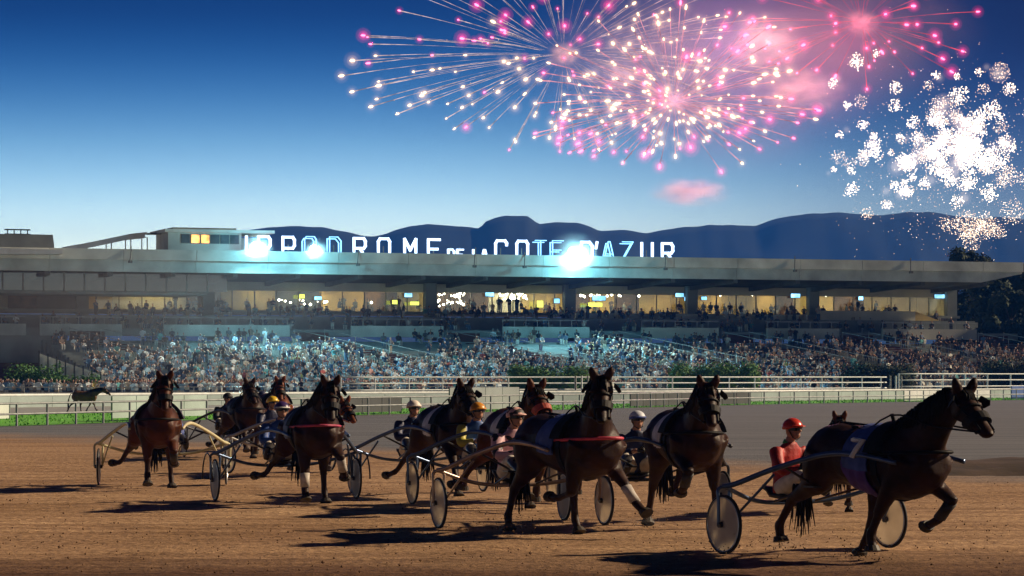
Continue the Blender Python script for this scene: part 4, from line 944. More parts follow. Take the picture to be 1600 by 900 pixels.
def sulky_meshes():
    if SULK: return SULK
    R = WR
    def ring(r0, r1, y0, y1, n=40):
        m = MB(); V = []
        for r, y in ((r0, y0), (r1, y0 * .6), (r1, y1 * .6), (r0, y1)):
            V += [(math.cos(2*PI*k/n) * r, y, math.sin(2*PI*k/n) * r) for k in range(n)]
        m.add(V, [(a*n+k, a*n+(k+1) % n, ((a+1) % 4)*n+(k+1) % n, ((a+1) % 4)*n+k) for a in range(4) for k in range(n)]); m.smooth = True; return m
    SULK['tyre'] = ring(R - .026, R, -.018, .018).mesh('tyre'); SULK['rim'] = ring(R - .040, R - .024, -.022, .022).mesh('rim')
    n = 40; m = MB(); V = []
    for y, r in ((-.010, R - .034), (-.035, .05), (.035, .05), (.010, R - .034)): V += [(math.cos(2*PI*k/n) * r, y, math.sin(2*PI*k/n) * r) for k in range(n)]
    m.add(V, [(a*n+k, a*n+(k+1) % n, (a+1)*n+(k+1) % n, (a+1)*n+k) for a in range(3) for k in range(n)] + [tuple(range(n, 2*n))]); SULK['disc'] = m.mesh('wheel_disc')
    m = MB(); m.tube([(0, -.075, 0), (0, .075, 0)], .036, 12); SULK['hub'] = m.mesh('hub')
    def crv(P, n=6): return smooth_poly([Vector(p) for p in P], n)
    for s in (-1, 1):
        m = MB(); P = crv([(.46, s*.48, 1.10), (-.10, s*.53, 1.17), (-.62, s*.63, 1.17), (-1.20, s*.90, 1.00), (-1.62, s*(HW - .06), .82), (AX + .01, s*(HW + .02), .785)])
        m.tube(P, [.026] * 6 + [.032] * (len(P) - 6), 10); m.smooth = True; SULK['shaft', s] = m.mesh('shaft')
        m = MB(); o = .075
        for side in (-1, 1):
            y = s * HW + side * o; m.tube(crv([(AX + .02, s * (HW + .02), .785), (AX - .01, y, .74), (AX, y, .6), (AX, y, R)]), .021, 8)
        m.smooth = True; SULK['fork', s] = m.mesh('wheel_fork')
        m = MB(); m.tube(crv([(AX, s * (HW - .075), R + .02), (AX + .25, s * (HW - .16), .60), (AX + .56, s*(HW - .30), .93)]), .017, 8); m.smooth = True; SULK['strut', s] = m.mesh('stay')
        m = MB(); m.tube([(-1.15, s*.36, .785), (-1.10, s*.86, 1.03)], .016, 8); m.box((-1.22, s*.42 - .07, .775), (-1.02, s*.42 + .07, .795)); m.tube([(-1.12, s*.42, .79), (-1.5, s*.34, .70), (AX - .25, s*.30, .58)], .015, 8); SULK['rest', s] = m.mesh('foot_rest')
    m = MB(); m.tube(crv([(AX + .02, -HW, .78), (AX - .22, -.6, .60), (AX - .34, 0, .56), (AX - .22, .6, .60), (AX + .02, HW, .78)]), .026, 10); m.smooth = True; SULK['axle'] = m.mesh('cross_bar')
    m = MB(); V = []
    for i in range(7):
        for j in range(7):
            x, y = i / 6 * 2 - 1, j / 6 * 2 - 1; V.append((AX - .42 + x * .17, y * .20 * (1 - .15 * x), .64 + .05 * (x < -.6) + .03 * y * y + .05 * max(0, -x) ** 2))
    V += [(a, b, c - .05) for a, b, c in V[:49]]
    m.add(V, [(i*7+j, i*7+j+1, (i+1)*7+j+1, (i+1)*7+j) for i in range(6) for j in range(6)] + [tuple(reversed((49+i*7+j, 49+i*7+j+1, 49+(i+1)*7+j+1, 49+(i+1)*7+j))) for i in range(6) for j in range(6)]
          + [(j, 49+j, 50+j, j+1) for j in range(6)] + [(42+j, 43+j, 92+j, 91+j) for j in range(6)] + [(i*7, (i+1)*7, 49+(i+1)*7, 49+i*7) for i in range(6)] + [(i*7+6, 55+i*7, 62+i*7, (i+1)*7+6) for i in range(6)])
    m.smooth = True; SULK['seat'] = m.mesh('seat'); m = MB(); m.tube([(AX - .38, 0, .61), (AX - .34, 0, .55)], .05, 8); m.bar((AX - .4, -.15, .58), (AX - .4, .15, .58), .08, .03); SULK['seatpost'] = m.mesh('seat_bracket')
    # outer hoop some sulkies carry round the wheel
    for s in (-1, 1):
        m = MB(); m.tube([(AX + .40 * math.cos(a), s * (HW + .13), WR + .44 * math.sin(a)) for a in [RAD(q) for q in range(0, 181, 15)]], .013, 6); m.smooth = True; SULK['hoop', s] = m.mesh('wheel_guard')
    return SULK
def sulky(loc, heading, tube_m, disc_m, label, hoop=False, tip=0.0, wide=1.0, back=0.0):
    S = sulky_meshes(); root = empty('sulky', (loc[0], loc[1], 0), RAD(heading - 90), label, 'sulky', 'two wheeled racing sulkies'); root.scale = (1, wide, 1)
    for s in (-1, 1):
        link('shaft', S['shaft', s], tube_m, root); link('wheel_fork', S['fork', s], tube_m, root); link('stay', S['strut', s], tube_m, root); link('foot_rest', S['rest', s], M_tube_k, root)
        w = link('wheel', S['disc'], disc_m, root, loc=(AX, s * HW, WR)); link('tyre', S['tyre'], M_tyre, w); link('rim', S['rim'], M_tube_g, w); link('hub', S['hub'], M_tube_k, w)
        if hoop: link('wheel_guard', S['hoop', s], M_tube_k, root)
    link('cross_bar', S['axle'], tube_m, root); link('seat', S['seat'], M_seat, root); link('seat_bracket', S['seatpost'], M_tube_k, root); return root

# ================================================================== DRIVERS
M_skin = mat('skin', (.42, .22, .15), .55, .12, 9); M_goggle = mat('goggles', (.015, .015, .02), .1, .1, 5); M_glove = mat('gloves', (.02, .02, .02), .6, .2, 9)
M_breech = mat('breeches_white', (.70, .64, .55), .75, .12, 7, col2=(.46, .40, .34)); M_bootk = mat('boot_leather', (.03, .027, .025), .35, .2, 9)
def spot_mat(name, a, b, scale=7.0, thr=.42):
    m = bpy.data.materials.new(name); m.use_nodes = True; nt = m.node_tree; N, L = nt.nodes, nt.links; p = N['Principled BSDF']; p.inputs['Roughness'].default_value = .6
    t = N.new('ShaderNodeTexCoord'); v = N.new('ShaderNodeTexNoise'); v.inputs['Scale'].default_value = scale; v.inputs['Detail'].default_value = 1; L.new(t.outputs['Object'], v.inputs['Vector'])
    mp = N.new('ShaderNodeMapRange'); mp.inputs['From Min'].default_value = thr; mp.inputs['From Max'].default_value = thr + .03; L.new(v.outputs[0], mp.inputs['Value'])
    x = N.new('ShaderNodeMix'); x.data_type = 'RGBA'; L.new(mp.outputs[0], x.inputs['Factor']); x.inputs['A'].default_value = (*a, 1); x.inputs['B'].default_value = (*b, 1); L.new(x.outputs['Result'], p.inputs['Base Color']); return m
def split_mat(name, axis, pos, a, b, soft=.01, absval=False):
    """two plain cloths joined at a seam"""
    m = bpy.data.materials.new(name); m.use_nodes = True; nt = m.node_tree; N, L = nt.nodes, nt.links; p = N['Principled BSDF']; p.inputs['Roughness'].default_value = .55
    t = N.new('ShaderNodeTexCoord'); s = N.new('ShaderNodeSeparateXYZ'); L.new(t.outputs['Object'], s.inputs[0]); src = s.outputs[axis]
    if absval: q = N.new('ShaderNodeMath'); q.operation = 'ABSOLUTE'; L.new(src, q.inputs[0]); src = q.outputs[0]
    mp = N.new('ShaderNodeMapRange'); mp.inputs['From Min'].default_value = pos; mp.inputs['From Max'].default_value = pos + soft; L.new(src, mp.inputs['Value'])
    x = N.new('ShaderNodeMix'); x.data_type = 'RGBA'; L.new(mp.outputs[0], x.inputs['Factor']); x.inputs['A'].default_value = (*a, 1); x.inputs['B'].default_value = (*b, 1); L.new(x.outputs['Result'], p.inputs['Base Color']); return m
DRV = {}
def driver_meshes():
    if DRV: return DRV
    Yv = Vector((0,1,0)); Zv = Vector((0,0,1))
    torso = Loft([(Vector((x, 0, z)), Yv, Vector((1, 0, .2)).normalized(), w, h) for x, z, w, h in [(-.02, .00, .15, .11), (-.01, .08, .175, .125), (-.02, .20, .155, .115), (-.03, .32, .165, .12), (-.02, .44, .185, .125), (0, .53, .175, .105), (.02, .58, .11, .08), (.03, .62, .065, .065)]], 16)
    nk = chain([(.03, 0, .58), (.05, 0, .68)], [.06, .055])
    hc = Vector((.085, 0, .775))
    def limbs(s):
        arm = chain([(.0, s*.185, .535), (.09, s*.255, .40), (.16, s*.275, .295), (.28, s*.20, .31), (.40, s*.10, .345)], [.072, .060, .050, .044, .032])
        leg = chain([(.0, s*.095, .085), (.22, s*.17, .18), (.44, s*.25, .25), (.66, s*.32, .19), (.88, s*.385, .125)], [.098, .088, .064, .056, .042])
        return arm, leg
    body = MB(); jac = MB(); bre = MB(); torso.mesh(body); nk.mesh(body); torso.mesh(jac, .014); torso.mesh(bre, .008, 0, .22)
    body.ball(hc, (.098, .076, .115), 2); body.ball(hc + Vector((.035, 0, -.06)), (.062, .052, .055), 2)
    body.tube([hc + Vector((.085, 0, .03)), hc + Vector((.115, 0, -.015)), hc + Vector((.095, 0, -.028))], [.012, .018, .012], 6)
    for s in (-1, 1): body.ball(hc + Vector((-.005, s*.077, -.01)), (.022, .012, .032), 1)
    body.ball(hc + Vector((.088, 0, -.062)), (.014, .026, .009), 1)
    for s in (-1, 1):
        boots = MB(); glo = MB()
        arm, leg = limbs(s); arm.mesh(body); leg.mesh(body); arm.mesh(jac, .014, 0, .90); leg.mesh(bre, .010, 0, .80)
        ank = Vector((.88, s*.385, .125)); toe = ank + Vector((.13, s*.01, .10)); heel = ank + Vector((.0, 0, -.055))
        body.tube([heel, ank.lerp(toe, .4) + Vector((.03, 0, -.03)), toe], [.036, .040, .026], 8)
        boots.tube([heel + Vector((-.01, 0, -.012)), ank.lerp(toe, .4) + Vector((.035, 0, -.035)), toe + Vector((.015, 0, .012))], [.046, .050, .034], 10); leg.mesh(boots, .014, .58, 1.0); boots.ball(ank, .056, 1)
        # hand: palm, four curled fingers, thumb from the side of the palm
        w = Vector((.40, s*.10, .345)); palm = w + Vector((.055, -s*.012, .008)); body.ball(palm, (.048, .022, .042), 2); glo.ball(palm, (.052, .027, .046), 2)
        for k in range(4):
            f0 = palm + Vector((.038, -s*.002, .032 - .021 * k)); L = (.036, .042, .038, .030)[k]
            fp = [f0, f0 + Vector((L, -s*.010, -.003)), f0 + Vector((L * 1.1, -s*.040, -.008)), f0 + Vector((L * .45, -s*.050, -.010))]
            body.tube(fp, [.0095, .009, .0085, .007], 7); glo.tube(fp, [.0115, .011, .0105, .009], 7)
        tp = [palm + Vector((-.02, -s*.012, .034)), palm + Vector((.018, -s*.030, .048)), palm + Vector((.046, -s*.042, .036))]
        body.tube(tp, [.013, .011, .009], 7); glo.tube(tp, [.015, .013, .011], 7)
        DRV['boot', s] = remesh(boots, .014, 2, 'boot'); DRV['glove', s] = remesh(glo, .008, 1, 'glove')
    DRV['body'] = remesh(body, .0115, 2, 'body'); DRV['jacket'] = remesh(jac, .016, 3, 'jacket'); DRV['breeches'] = remesh(bre, .015, 3, 'breeches')
    # helmet: shell with a brim, chin strap, goggles, collar, bib
    m = MB(); n, k = 24, 9; V = []
    for o in (0, -.014):
        for j in range(k + 1):
            ph = PI/2 - j / k * (PI/2 + .16)
            for i in range(n):
                a = 2*PI*i/n; fr = max(0, math.cos(a)); cut_ = .0 if j < k else .035 * fr
                V.append(hc + Vector(((.128 + o) * math.cos(ph) * math.cos(a) - .008, (.108 + o) * math.cos(ph) * math.sin(a), .022 + cut_ + (.118 + o) * math.sin(ph))))
    w = n; L0 = (k + 1) * n
    f = [(j*w+i, (j+1)*w+i, (j+1)*w+(i+1) % n, j*w+(i+1) % n) for j in range(k) for i in range(n)]; g = [tuple(reversed([x + L0 for x in q])) for q in f]
    rim = [(k*w+i, L0+k*w+i, L0+k*w+(i+1) % n, k*w+(i+1) % n) for i in range(n)]
    m.add(V, f + g + rim); m.smooth = True; DRV['helmet'] = m.mesh('helmet')
    m = MB(); V = []
    for i in range(15):
        a = -1.15 + 2.3 * i / 14; V.append(hc + Vector((.122 * math.cos(a) - .008, .108 * math.sin(a), .048))); V.append(hc + Vector((.178 * math.cos(a) - .012, .112 * math.sin(a), .036)))
    V += [v + Vector((0, 0, .008)) for v in V[:30]]
    m.add(V, [(2*i, 2*i+1, 2*i+3, 2*i+2) for i in range(14)] + [(30+2*i+2, 30+2*i+3, 30+2*i+1, 30+2*i) for i in range(14)] + [(2*i+1, 31+2*i, 33+2*i, 2*i+3) for i in range(14)]); m.smooth = True; DRV['brim'] = m.mesh('brim')
    m = MB(); V = []
    for zz in (.028, -.012):
        for i in range(13): a = -1.2 + 2.4 * i / 12; V.append(hc + Vector((.112 * math.cos(a), .090 * math.sin(a), zz)))
    V += [v * 1.0 + Vector((-.02, 0, 0)) for v in V[:26]]
    m.add(V, [(i, 13+i, 14+i, i+1) for i in range(12)] + [(26+i+1, 26+14+i, 26+13+i, 26+i) for i in range(12)]); m.smooth = True; DRV['goggles'] = m.mesh('goggles')
    m = MB(); m.tube([hc + Vector((.01, -.082, .0)), hc + Vector((.05, -.06, -.09)), hc + Vector((.062, 0, -.122)), hc + Vector((.05, .06, -.09)), hc + Vector((.01, .082, 0))], .007, 5); DRV['strap'] = m.mesh('chin_strap')
    cl = chain([(.025, 0, .600), (.04, 0, .635)], [.080, .076]); m = MB(); cl.mesh(m); m.smooth = True; DRV['collar'] = m.mesh('collar')
    return DRV
def driver(sk, label, jacket, helmet, brim=None, breech=None, collar=None, scale=.96, boot=None, turn=0.0):
    """sits on the sulky sk: the root stands at the seat"""
    D = driver_meshes(); p = sk.matrix_basis @ Vector((AX - .40, 0, .645)); root = empty('person', p, sk.rotation_euler.z + turn, label, 'person', 'sulky drivers'); root.scale = (scale, scale * 1.12, scale)
    b = link('body', D['body'], M_skin, root); link('jacket', D['jacket'], jacket, root); link('breeches', D['breeches'], breech or M_breech, root); [(link('boot', D['boot', s], boot or M_bootk, root), link('glove', D['glove', s], M_glove, root)) for s in (-1, 1)]
    h = link('helmet', D['helmet'], helmet, root); link('brim', D['brim'], brim or helmet, h); link('chin_strap', D['strap'], M_bootk, h); link('goggles', D['goggles'], M_goggle, root); link('collar', D['collar'], collar or jacket, root)
    return root
def reins(hroot, H, dz, droot, label):
    """two lines from the bit to the driver's hands"""
    bpy.context.view_layer.update(); m = MB(); base = droot.matrix_world.translation.copy()
    for s in (-1, 1):
        a = hroot.matrix_world @ (H['head'].pt(.8, 0 if s > 0 else PI, .02) + dz); n = hroot.matrix_world @ (H['torso'].pt(.63, PI/2 - s * .3, .13) + dz); h = droot.matrix_world @ Vector((.46, s * .09, .35))
        P = [a, a.lerp(n, .5) + Vector((0, 0, -.03)), n, n.lerp(h, .5) + Vector((0, 0, -.06)), h]; m.tube([p - base for p in smooth_poly(P, 4)], .011, 5)
    o = m.build('reins', M_leather, None, smooth=True, loc=base); return tag(o, label, 'reins', 'driving lines from bits to hands')
# ------------------------------------------------------------------ the field
def plain(name, c, rough=.55): return mat(name, c, rough, .18, 6, .0 if 'helmet' in name else .9, 9)
M_redc = plain('silk_red', (.42, .022, .018)); M_navy = plain('silk_navy', (.018, .026, .085)); M_blue = plain('silk_blue', (.035, .085, .30)); M_violet = plain('cloth_violet', (.085, .035, .26), .7)
M_pinks = spot_mat('silk_pink_black', (.02, .016, .018), (.62, .36, .42), 9.0, .44); M_pinkh = spot_mat('helmet_pink_black', (.03, .02, .02), (.72, .42, .38), 11.0, .45)
M_yb = split_mat('silk_yellow_blue', 'Y', .17, (.03, .10, .34), (.46, .40, .05), absval=True); M_wb = split_mat('helmet_white_blue', 'Z', .82, (.08, .14, .50), (.62, .66, .74)); M_oy = plain('helmet_orange', (.72, .30, .03), .35)
M_cream_h = split_mat('helmet_cream', 'Z', .80, (.55, .28, .22), (.76, .68, .62)); M_yel_h = plain('helmet_yellow', (.75, .50, .03), .35); M_purp_h = plain('helmet_purple', (.055, .03, .14), .35); M_red_h = plain('helmet_red', (.58, .04, .02), .3); M_whiteg = plain('white_band', (.75, .75, .72))
M_greenc = plain('collar_green', (.10, .38, .10)); M_grn = split_mat('silk_red_white', 'X', .05, (.42, .02, .02), (.70, .70, .68))
M_cblue = plain('cloth_blue', (.06, .10, .34), .7); M_cwhite = plain('cloth_white', (.74, .74, .76), .6); M_pinkc = plain('collar_pink', (.62, .06, .11)); M_bluep = plain('pad_blue_grey', (.12, .16, .28), .6); M_magn = plain('collar_magenta', (.45, .05, .12))
def rig(px, py, hd, pose, coat, hl, sl, dl, jacket, helmet, tube_m, disc_m, shd=None, hoop=False, brim=None, breech=None, collar_d=None, gap=0.0, wide=1.0, dsc=1.08, turn=0.0, lat=0.0, rl='black driving lines', **hk):
    p = gnd(px, py); hroot, H, dz = horse(p, hd, pose, coat, hl, **hk); sh = hd if shd is None else shd
    d = Vector((math.sin(RAD(sh)), -math.cos(RAD(sh)), 0)); sk = sulky(p - d * gap + Vector((lat, 0, 0)), sh, tube_m, disc_m, sl, hoop, wide=wide)
    dr = driver(sk, dl, jacket, helmet, brim, breech, collar_d, turn=turn, scale=dsc); reins(hroot, H, dz, dr, rl); return hroot
rig(1372, 872, 31, 'lead', 'dark', 'dark bay trotter with violet number seven cloth leading at the right', 'blue shafted sulky with pale disc wheels behind the leading bay horse',
    'driver in red silks and red helmet leaning forward at the right', M_redc, M_red_h, M_tube_b, M_disc, shd=31, breech=M_breech, collar_d=M_greenc, cloth=M_cblue, digit='7', flank=M_violet, collar=M_leather, boots=(('LF', M_bootd),), turn=.25, lat=.10, gap=-.30, dsc=1.0, rl='black driving lines of the leading horse')
rig(890, 834, 27, 'reach', 'dark', 'dark trotter with pink breast collar stretching a white footed foreleg', 'bronze shafted sulky with pale disc wheels behind the pink collared horse',
    'driver in pink silks with black blotches and matching helmet', M_pinks, M_pinkh, M_tube_br, M_disc, shd=20, cloth=M_cblue, collar=M_pinkc, boots=(('LF', M_boot),), turn=.2,  rl='black driving lines of the pink collared horse')
rig(1072, 822, 10, 'gather', 'dark', 'dark trotter with white number plate behind the pink collared horse', 'dark sulky with grey disc wheels carrying the white and blue helmet',
    'driver in dark jacket with white and blue helmet', M_navy, M_wb, M_tube_k, M_disc3, shd=16, lat=0, dsc=1.0, brim=M_cblue, cloth=M_cwhite, boots=(('RF', M_bootd),), rl='black driving lines of the horse with white number plate')
rig(812, 794, 16, 'trot', 'bay', 'bay trotter with red noseband half hidden behind the pink silks', 'dark blue shafted sulky with silver disc wheel carrying the orange helmet',
    'driver in yellow and blue silks with orange helmet', M_yb, M_oy, M_tube_b, M_disc, shd=19, nose=plain('noseband_red', (.40, .07, .05)), cloth=M_cwhite, turn=.1, rl='black driving lines of the horse with red noseband')
rig(702, 776, 18, 'trot', 'dark', 'dark trotter turning its head beside the cream helmet', 'grey shafted sulky with silver disc wheels carrying the cream helmet',
    'driver in navy jacket with cream white helmet', M_navy, M_cream_h, M_tube_b, M_disc, shd=19, hoop=True, cloth=M_cwhite, turn=.1, rl='black driving lines of the horse turning its head')
rig(488, 788, 12, 'front', 'dark', 'dark trotter with white front boots coming head on', 'grey blue shafted sulky with dark wheel guards behind the head on trotter',
    'driver in bright blue jacket with dark purple helmet', M_blue, M_purp_h, M_tube_b, M_disc3, shd=18, hoop=True, brim=M_whiteg, collar=M_magn, cloth=M_bluep, boots=(('LF', M_boot), ('RF', M_boot)), rl='black driving lines of the head on trotter')
rig(246, 763, 10, 'front2', 'bay', 'bay trotter at the far left with both knees lifting', 'cream and silver shafted sulky at the far left',
    'driver with white breeches hidden behind the leftmost trotter', M_cblue, M_cwhite, M_tube_y, M_disc3, shd=4, collar=M_leather, boots=(('LF', M_bootd),), rl='black driving lines of the leftmost trotter')
rig(498, 742, 24, 'low', 'chestnut', 'chestnut trotter with lowered head half hidden behind the head on trotter', 'silver shafted sulky carrying the yellow helmet',
    'driver in dark jacket with bright yellow helmet', M_navy, M_yel_h, M_tube_g, M_disc, shd=32, collar=M_magn, scale=(1.05, 1.05, .86), rl='black driving lines of the chestnut with lowered head')
rig(384, 716, 16, 'trot', 'dark', 'dark trotter with high head following at the back of the field', 'black sulky at the back of the field', 'driver in black at the back of the field', M_bootd, M_bootd, M_tube_k, M_disc3, shd=18, rl='black driving lines at the back of the field')
rig(428, 704, 14, 'gather', 'chestnut', 'chestnut trotter with reddish face behind the yellow helmet', 'black sulky behind the chestnut with reddish face', 'driver in blue behind the chestnut with reddish face', M_blue, M_navy, M_tube_k, M_disc3, shd=14, rl='black driving lines of the chestnut with reddish face')
p = gnd(886, 782); horse(p, 16, 'low', 'chestnut', 'chestnut trotter whose red ears show over the pink collared horse', scale=(1.0, 1.0, .84))
p = gnd(1310, 800); horse(p, -6, 'low', 'bay', 'small bay trotter whose head shows between red helmet and leading horse', scale=(.92, .92, .80))
# a loose exercise horse on the far lawn
p = gnd(132, 646); horse(p, 82, 'low', 'brown', 'small brown horse trotting alone beyond the rail at the left', collar=False, scale=(.80, .80, .78), group='loose horse beyond the rail')

# ================================================================== FIREWORKS
M_spk = emit('spark_white', (1.0, .80, .58), 6.0); M_spkd = emit('spark_gold', (1.0, .66, .42), 2.6)
M_starY = emit('star_gold', (1.0, .68, .32), 4.0); M_starR = emit('star_pink', (1.0, .13, .24), 4.6)
M_trailP = emit('trail_pink', (1.0, .42, .48), .62, .6, .5); M_trailW = emit('trail_white', (.95, .70, .66), .50, .6, .5); M_trailR = emit('trail_red', (.9, .10, .12), .75, .5, .2)
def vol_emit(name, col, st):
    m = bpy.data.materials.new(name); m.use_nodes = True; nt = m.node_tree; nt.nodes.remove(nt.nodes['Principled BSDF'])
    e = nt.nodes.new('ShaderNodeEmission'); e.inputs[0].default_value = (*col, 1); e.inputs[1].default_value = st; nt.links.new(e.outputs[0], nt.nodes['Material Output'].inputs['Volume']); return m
M_glowY = vol_emit('halo_gold', (1.0, .62, .25), .50); M_glowR = vol_emit('halo_pink', (1.0, .05, .22), .62); M_glowR2 = vol_emit('halo_pink_thin', (1.0, .03, .20), .17); M_glowY2 = vol_emit('halo_gold_thin', (1.0, .6, .35), .09); M_glowR3 = vol_emit('halo_pink_faint', (1.0, .02, .20), .05); M_glowY3 = vol_emit('halo_gold_faint', (1.0, .6, .35), .022)  # glow halos of the stars, put in as nested emissive shells
STAR = MB().ball((0, 0, 0), 1.0, 1).mesh('star')
def burst(px, py, Y, rx, ru, rd, n, label, colour, trail, shells, seed, name='firework_burst', inner=.26, size=1.0):
    rnd = random.Random(seed); c = at(px, py, Y); s = Y / F; root = empty(name, c, 0, label, 'firework', 'fireworks over the racecourse')
    tr = MB(); g = {k: MB() for k in ('Y', 'R', 'Y2', 'R2', 'Y3', 'R3')}; ga = PI * (3 - 5 ** .5)
    for i in range(n):
        z = 1 - 2 * (i + .5) / n; a = ga * i + rnd.uniform(-.25, .25); q = math.sqrt(max(0, 1 - z*z)); d = Vector((q * math.cos(a), q * math.sin(a), z + rnd.uniform(-.08, .08)))
        f = rnd.choice(shells) * rnd.uniform(.93, 1.05); rz = ru if d.z > 0 else rd
        e = Vector((d.x * rx * s * f, d.y * rx * s * f * .8, d.z * rz * s * f)); fall = rnd.uniform(.06, .2) * rz * s * f * (1 - abs(d.z))
        def on(t): return Vector((e.x * t, e.y * t, e.z * t - fall * t * t))
        end = on(1.0); k = colour(d, f, rnd); P = [on(inner + (1 - inner) * t) for t in (0, .25, .5, .75, 1.0)]
        w = .055 * size; tr.tube(P, [w * .22, w * .38, w * .55, w * .85, w * 1.9], 4)
        r = rnd.uniform(.17, .34) * size; so = link('star', STAR, M_starY if k == 'Y' else M_starR, root, loc=end, scale=(r * .8, r * .8, r * rnd.uniform(1.3, 2.4))); so.rotation_euler = (P[-1] - P[-2]).to_track_quat('Z', 'Y').to_euler()
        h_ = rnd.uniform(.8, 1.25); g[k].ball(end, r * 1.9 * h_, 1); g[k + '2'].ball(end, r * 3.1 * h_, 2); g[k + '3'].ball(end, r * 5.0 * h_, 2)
        if rnd.random() < .35:   # a second spark close by on the same trail
            q_ = on(rnd.uniform(.80, .94)) + Vector((rnd.uniform(-.4, .4), 0, rnd.uniform(-.4, .4))); tr.ball(q_, w * 2.2, 1)
    o = tr.build('trails', trail, root); o['kind'] = 'stuff'
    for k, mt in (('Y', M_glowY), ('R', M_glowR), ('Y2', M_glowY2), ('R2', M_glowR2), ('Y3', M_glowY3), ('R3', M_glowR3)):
        if g[k].v: o = g[k].build('star_halo', mt, root); o['kind'] = 'stuff'
    return root
def col1(d, f, r): return 'R' if d.z > .10 and d.x < .35 and r.random() < .85 else ('R' if r.random() < .07 else 'Y')
def col2(d, f, r): return 'R' if f > .85 and (d.z < -.1 or d.x > .3) and r.random() < .75 else ('R' if r.random() < .12 else 'Y')
burst(880, 86, 545, 335, 165, 150, 185, 'widest pink and gold burst spreading to the left', col1, M_trailW, (1, 1, 1, .8, .62, .45), 2, size=.95)
burst(1052, 160, 520, 238, 158, 104, 250, 'dense gold and pink burst in the middle of the sky', col2, M_trailP, (1, 1, .9, .75, .6, .45, .3), 3, inner=.12, size=.92)
burst(1346, 36, 560, 192, 130, 98, 56, 'red burst in the upper right corner', lambda d, f, r: 'R', M_trailR, (1, 1, .85, .6), 5, inner=.2)
# white crackle: clusters of tiny sparks
def crackle():
    rnd = random.Random(9); Y = 500.0; s = Y / F; c = at(1490, 240, Y); root = empty('firework_crackle', c, 0, 'white crackling cloud of sparks low over the hills', 'firework', 'fireworks over the racecourse')
    bright = MB(); dim = MB(); cl = []
    for k in range(95): cl.append((rnd.gauss(1502, 64), rnd.gauss(236, 46), rnd.uniform(7, 20)))
    for k in range(20): cl.append((rnd.gauss(1440, 60), rnd.gauss(250, 40), rnd.uniform(6, 14)))
    for k in range(16): cl.append((rnd.gauss(1517, 24), rnd.gauss(358, 17), rnd.uniform(8, 15)))
    cl += [(1345, 90, 15), (1307, 126, 9), (1373, 80, 7), (1330, 160, 8), (1350, 155, 12), (1462, 118, 9), (1492, 122, 6), (1532, 111, 8), (1548, 132, 11), (1588, 132, 13), (1506, 145, 18), (1316, 208, 8), (1316, 240, 13), (1297, 269, 6), (1324, 270, 8), (1327, 296, 13), (1362, 330, 12), (1395, 140, 12), (1393, 170, 12)]
    for px, py, r in cl:
        dep = rnd.uniform(-8, 8); n = int(r * r * .46) + 10; cx, cy = (px - 1490) * s, (240 - py) * s; hot = rnd.random() < .75 and py < 330
        for _ in range(n):
            d = Vector((rnd.gauss(0, 1), rnd.gauss(0, 1), rnd.gauss(0, 1))).normalized() * (r * s * rnd.random() ** (.55 if hot else .35))
            p = Vector((cx + d.x, dep + d.y, cy + d.z)); q = rnd.uniform(.03, .085) * (1.1 if hot else .8)
            (bright if rnd.random() < (.75 if hot else .35) else dim).add([p + Vector(v) * q for v in OCT[0]], OCT[1])
    for _ in range(1500):
        px, py = rnd.gauss(1490, 85), rnd.gauss(250, 68); p = Vector(((px - 1490) * s, rnd.uniform(-9, 9), (240 - py) * s)); q = rnd.uniform(.02, .06); (dim if rnd.random() < .7 else bright).add([p + Vector(v) * q for v in OCT[0]], OCT[1])
    gl = MB(); gl2 = MB()  # glow round the spark clusters, put in as emissive balls
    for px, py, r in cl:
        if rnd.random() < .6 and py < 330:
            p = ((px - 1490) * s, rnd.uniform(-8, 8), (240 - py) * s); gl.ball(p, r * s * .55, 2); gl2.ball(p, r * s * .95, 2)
    for m, mt in ((gl, vol_emit('crackle_halo', (1, .78, .60), .11)), (gl2, vol_emit('crackle_halo_thin', (1, .68, .55), .035))): o = m.build('spark_halo', mt, root); o['kind'] = 'stuff'
    for m, mt in ((bright, M_spk), (dim, M_spkd)): o = m.build('sparks', mt, root); o['kind'] = 'stuff'
    return root
crackle()
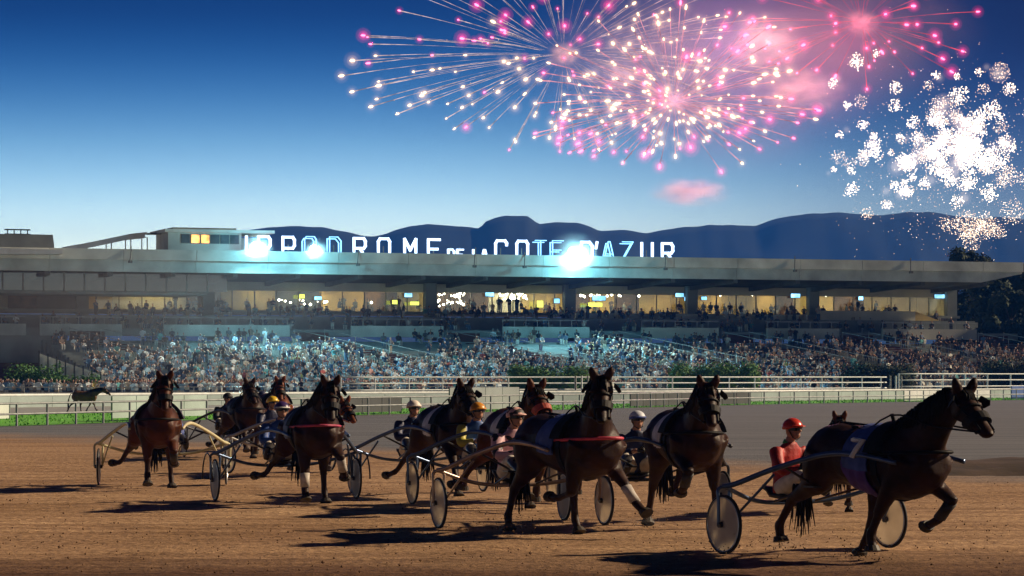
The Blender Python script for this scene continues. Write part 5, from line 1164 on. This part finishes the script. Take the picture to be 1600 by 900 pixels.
# smoke hanging round the bursts, lit by their burning charges
def smoke(px, py, Y, rx, rz, label, dens=.06, seed=1, power=0, lcol=(1, .35, .40), thr=.42):
    """a soft billow: dense in the middle, broken by noise, fading out before its skin"""
    c = at(px, py, Y); s = Y / F; m = MB(); m.ball((0, 0, 0), 1.0, 3); o = m.build('smoke', None, loc=c, scale=(rx * s, rx * s * .8, rz * s)); tag(o, label, 'smoke', kind='stuff')
    mt = bpy.data.materials.new('powder_smoke'); mt.use_nodes = True; nt = mt.node_tree; N, L = nt.nodes, nt.links; N.remove(N['Principled BSDF'])
    p = N.new('ShaderNodeVolumePrincipled'); p.inputs['Color'].default_value = (.95, .9, .92, 1); t = N.new('ShaderNodeTexCoord')
    ln = N.new('ShaderNodeVectorMath'); ln.operation = 'LENGTH'; L.new(t.outputs['Object'], ln.inputs[0])
    f = N.new('ShaderNodeMapRange'); f.interpolation_type = 'SMOOTHSTEP'; f.inputs['From Min'].default_value = .97; f.inputs['From Max'].default_value = .0; f.inputs['To Min'].default_value = 0; f.inputs['To Max'].default_value = 1; L.new(ln.outputs['Value'], f.inputs['Value'])
    mp = N.new('ShaderNodeMapping'); mp.inputs['Location'].default_value = (seed * 3.1, seed * 1.7, 0); L.new(t.outputs['Object'], mp.inputs[0])
    nz = N.new('ShaderNodeTexNoise'); nz.inputs['Scale'].default_value = 2.2; nz.inputs['Detail'].default_value = 4; L.new(mp.outputs[0], nz.inputs['Vector'])
    r = N.new('ShaderNodeMapRange'); r.inputs['From Min'].default_value = thr; r.inputs['From Max'].default_value = thr + .28; L.new(nz.outputs[0], r.inputs['Value'])
    a = N.new('ShaderNodeMath'); a.operation = 'MULTIPLY'; L.new(f.outputs[0], a.inputs[0]); L.new(r.outputs[0], a.inputs[1])
    b = N.new('ShaderNodeMath'); b.operation = 'MULTIPLY'; L.new(a.outputs[0], b.inputs[0]); b.inputs[1].default_value = dens; L.new(b.outputs[0], p.inputs['Density'])
    L.new(p.outputs[0], N['Material Output'].inputs['Volume']); o.data.materials.append(mt)
    if power:
        ld = bpy.data.lights.new('charge', 'POINT'); ld.energy = power; ld.color = lcol; ld.shadow_soft_size = 1.0; lo = bpy.data.objects.new('burning_charge', ld); COL.objects.link(lo); lo.location = c + Vector((0, -1.1 * rx * s, 0))
smoke(880, 86, 543, 34, 24, 'orange lit smoke at the heart of the widest burst', .35, 1, 1900, (1, .40, .25), .36)
smoke(1052, 160, 518, 32, 22, 'orange lit smoke at the heart of the dense burst', .35, 2, 1900, (1, .42, .28), .36)
smoke(1346, 36, 558, 38, 28, 'red lit smoke at the heart of the red burst', .32, 3, 2000, (1, .12, .16), .36)
smoke(1195, 70, 530, 85, 62, 'glowing pink smoke beside the dense burst', .22, 4, 9000, (1, .50, .36))
smoke(1250, 145, 530, 95, 52, 'pink smoke between dense and red bursts', .20, 5, 8500, (1, .30, .38))
smoke(965, 122, 530, 55, 34, 'small pink smoke puff between the two large bursts', .20, 6, 3200, (1, .45, .45))
smoke(1078, 300, 525, 75, 28, 'flat pink smoke drifting under the dense burst', .30, 7, 3400, (1, .30, .42), .38)
smoke(1110, 110, 540, 330, 190, 'thin violet smoke veil round the dense burst', .016, 8, 120000, (1, .34, .60), .25)
smoke(1340, 60, 575, 230, 140, 'thin crimson smoke veil round the red burst', .016, 9, 42000, (1, .10, .25), .25)

# mist balls added round the roof floodlights to give them glow halos
for px, py, r in [(399, 384, 34), (490, 388, 26), (895, 394, 46)]:
    Yl = SW(U(px, -2.6), -2.6).y; smoke(px, py, Yl, r, r * .85, {399: 'cyan glow halo of added mist round the floodlight beside the first letter', 490: 'cyan glow halo of added mist round the small floodlight', 895: 'cyan glow halo of added mist round the largest floodlight'}[px], .16, px, thr=-.1)
# dust kicked up by the leading hooves and wheels
for px, py, r, lab in [(1235, 858, 62, 'dust kicked up by the leading horse'), (800, 832, 60, 'dust kicked up by the pink collared horse'), (1010, 822, 50, 'dust behind the horse with white number plate'), (600, 780, 46, 'dust behind the horse beside the cream helmet'), (420, 770, 46, 'dust behind the head on trotter')]:
    c = gnd(px, py); smoke(px, py - 8, c.y, r, r * .32, lab, .55, px, thr=.44)
smoke(230, 478, 266, 560, 150, 'thin teal mist drifting in the floodlight before the left of the stand', .0055, 31, thr=.12)

# ------------------------------------------------------------------ haze over the whole valley
HZ = MB().box((-2600, -40, -3.0), (2600, 4700, 236)).build('haze', vol_mat('haze_air', (.04, .24, 1.0), 1.9e-4))
tag(HZ, 'thin blue evening haze over the racecourse and hills', 'haze', kind='stuff')
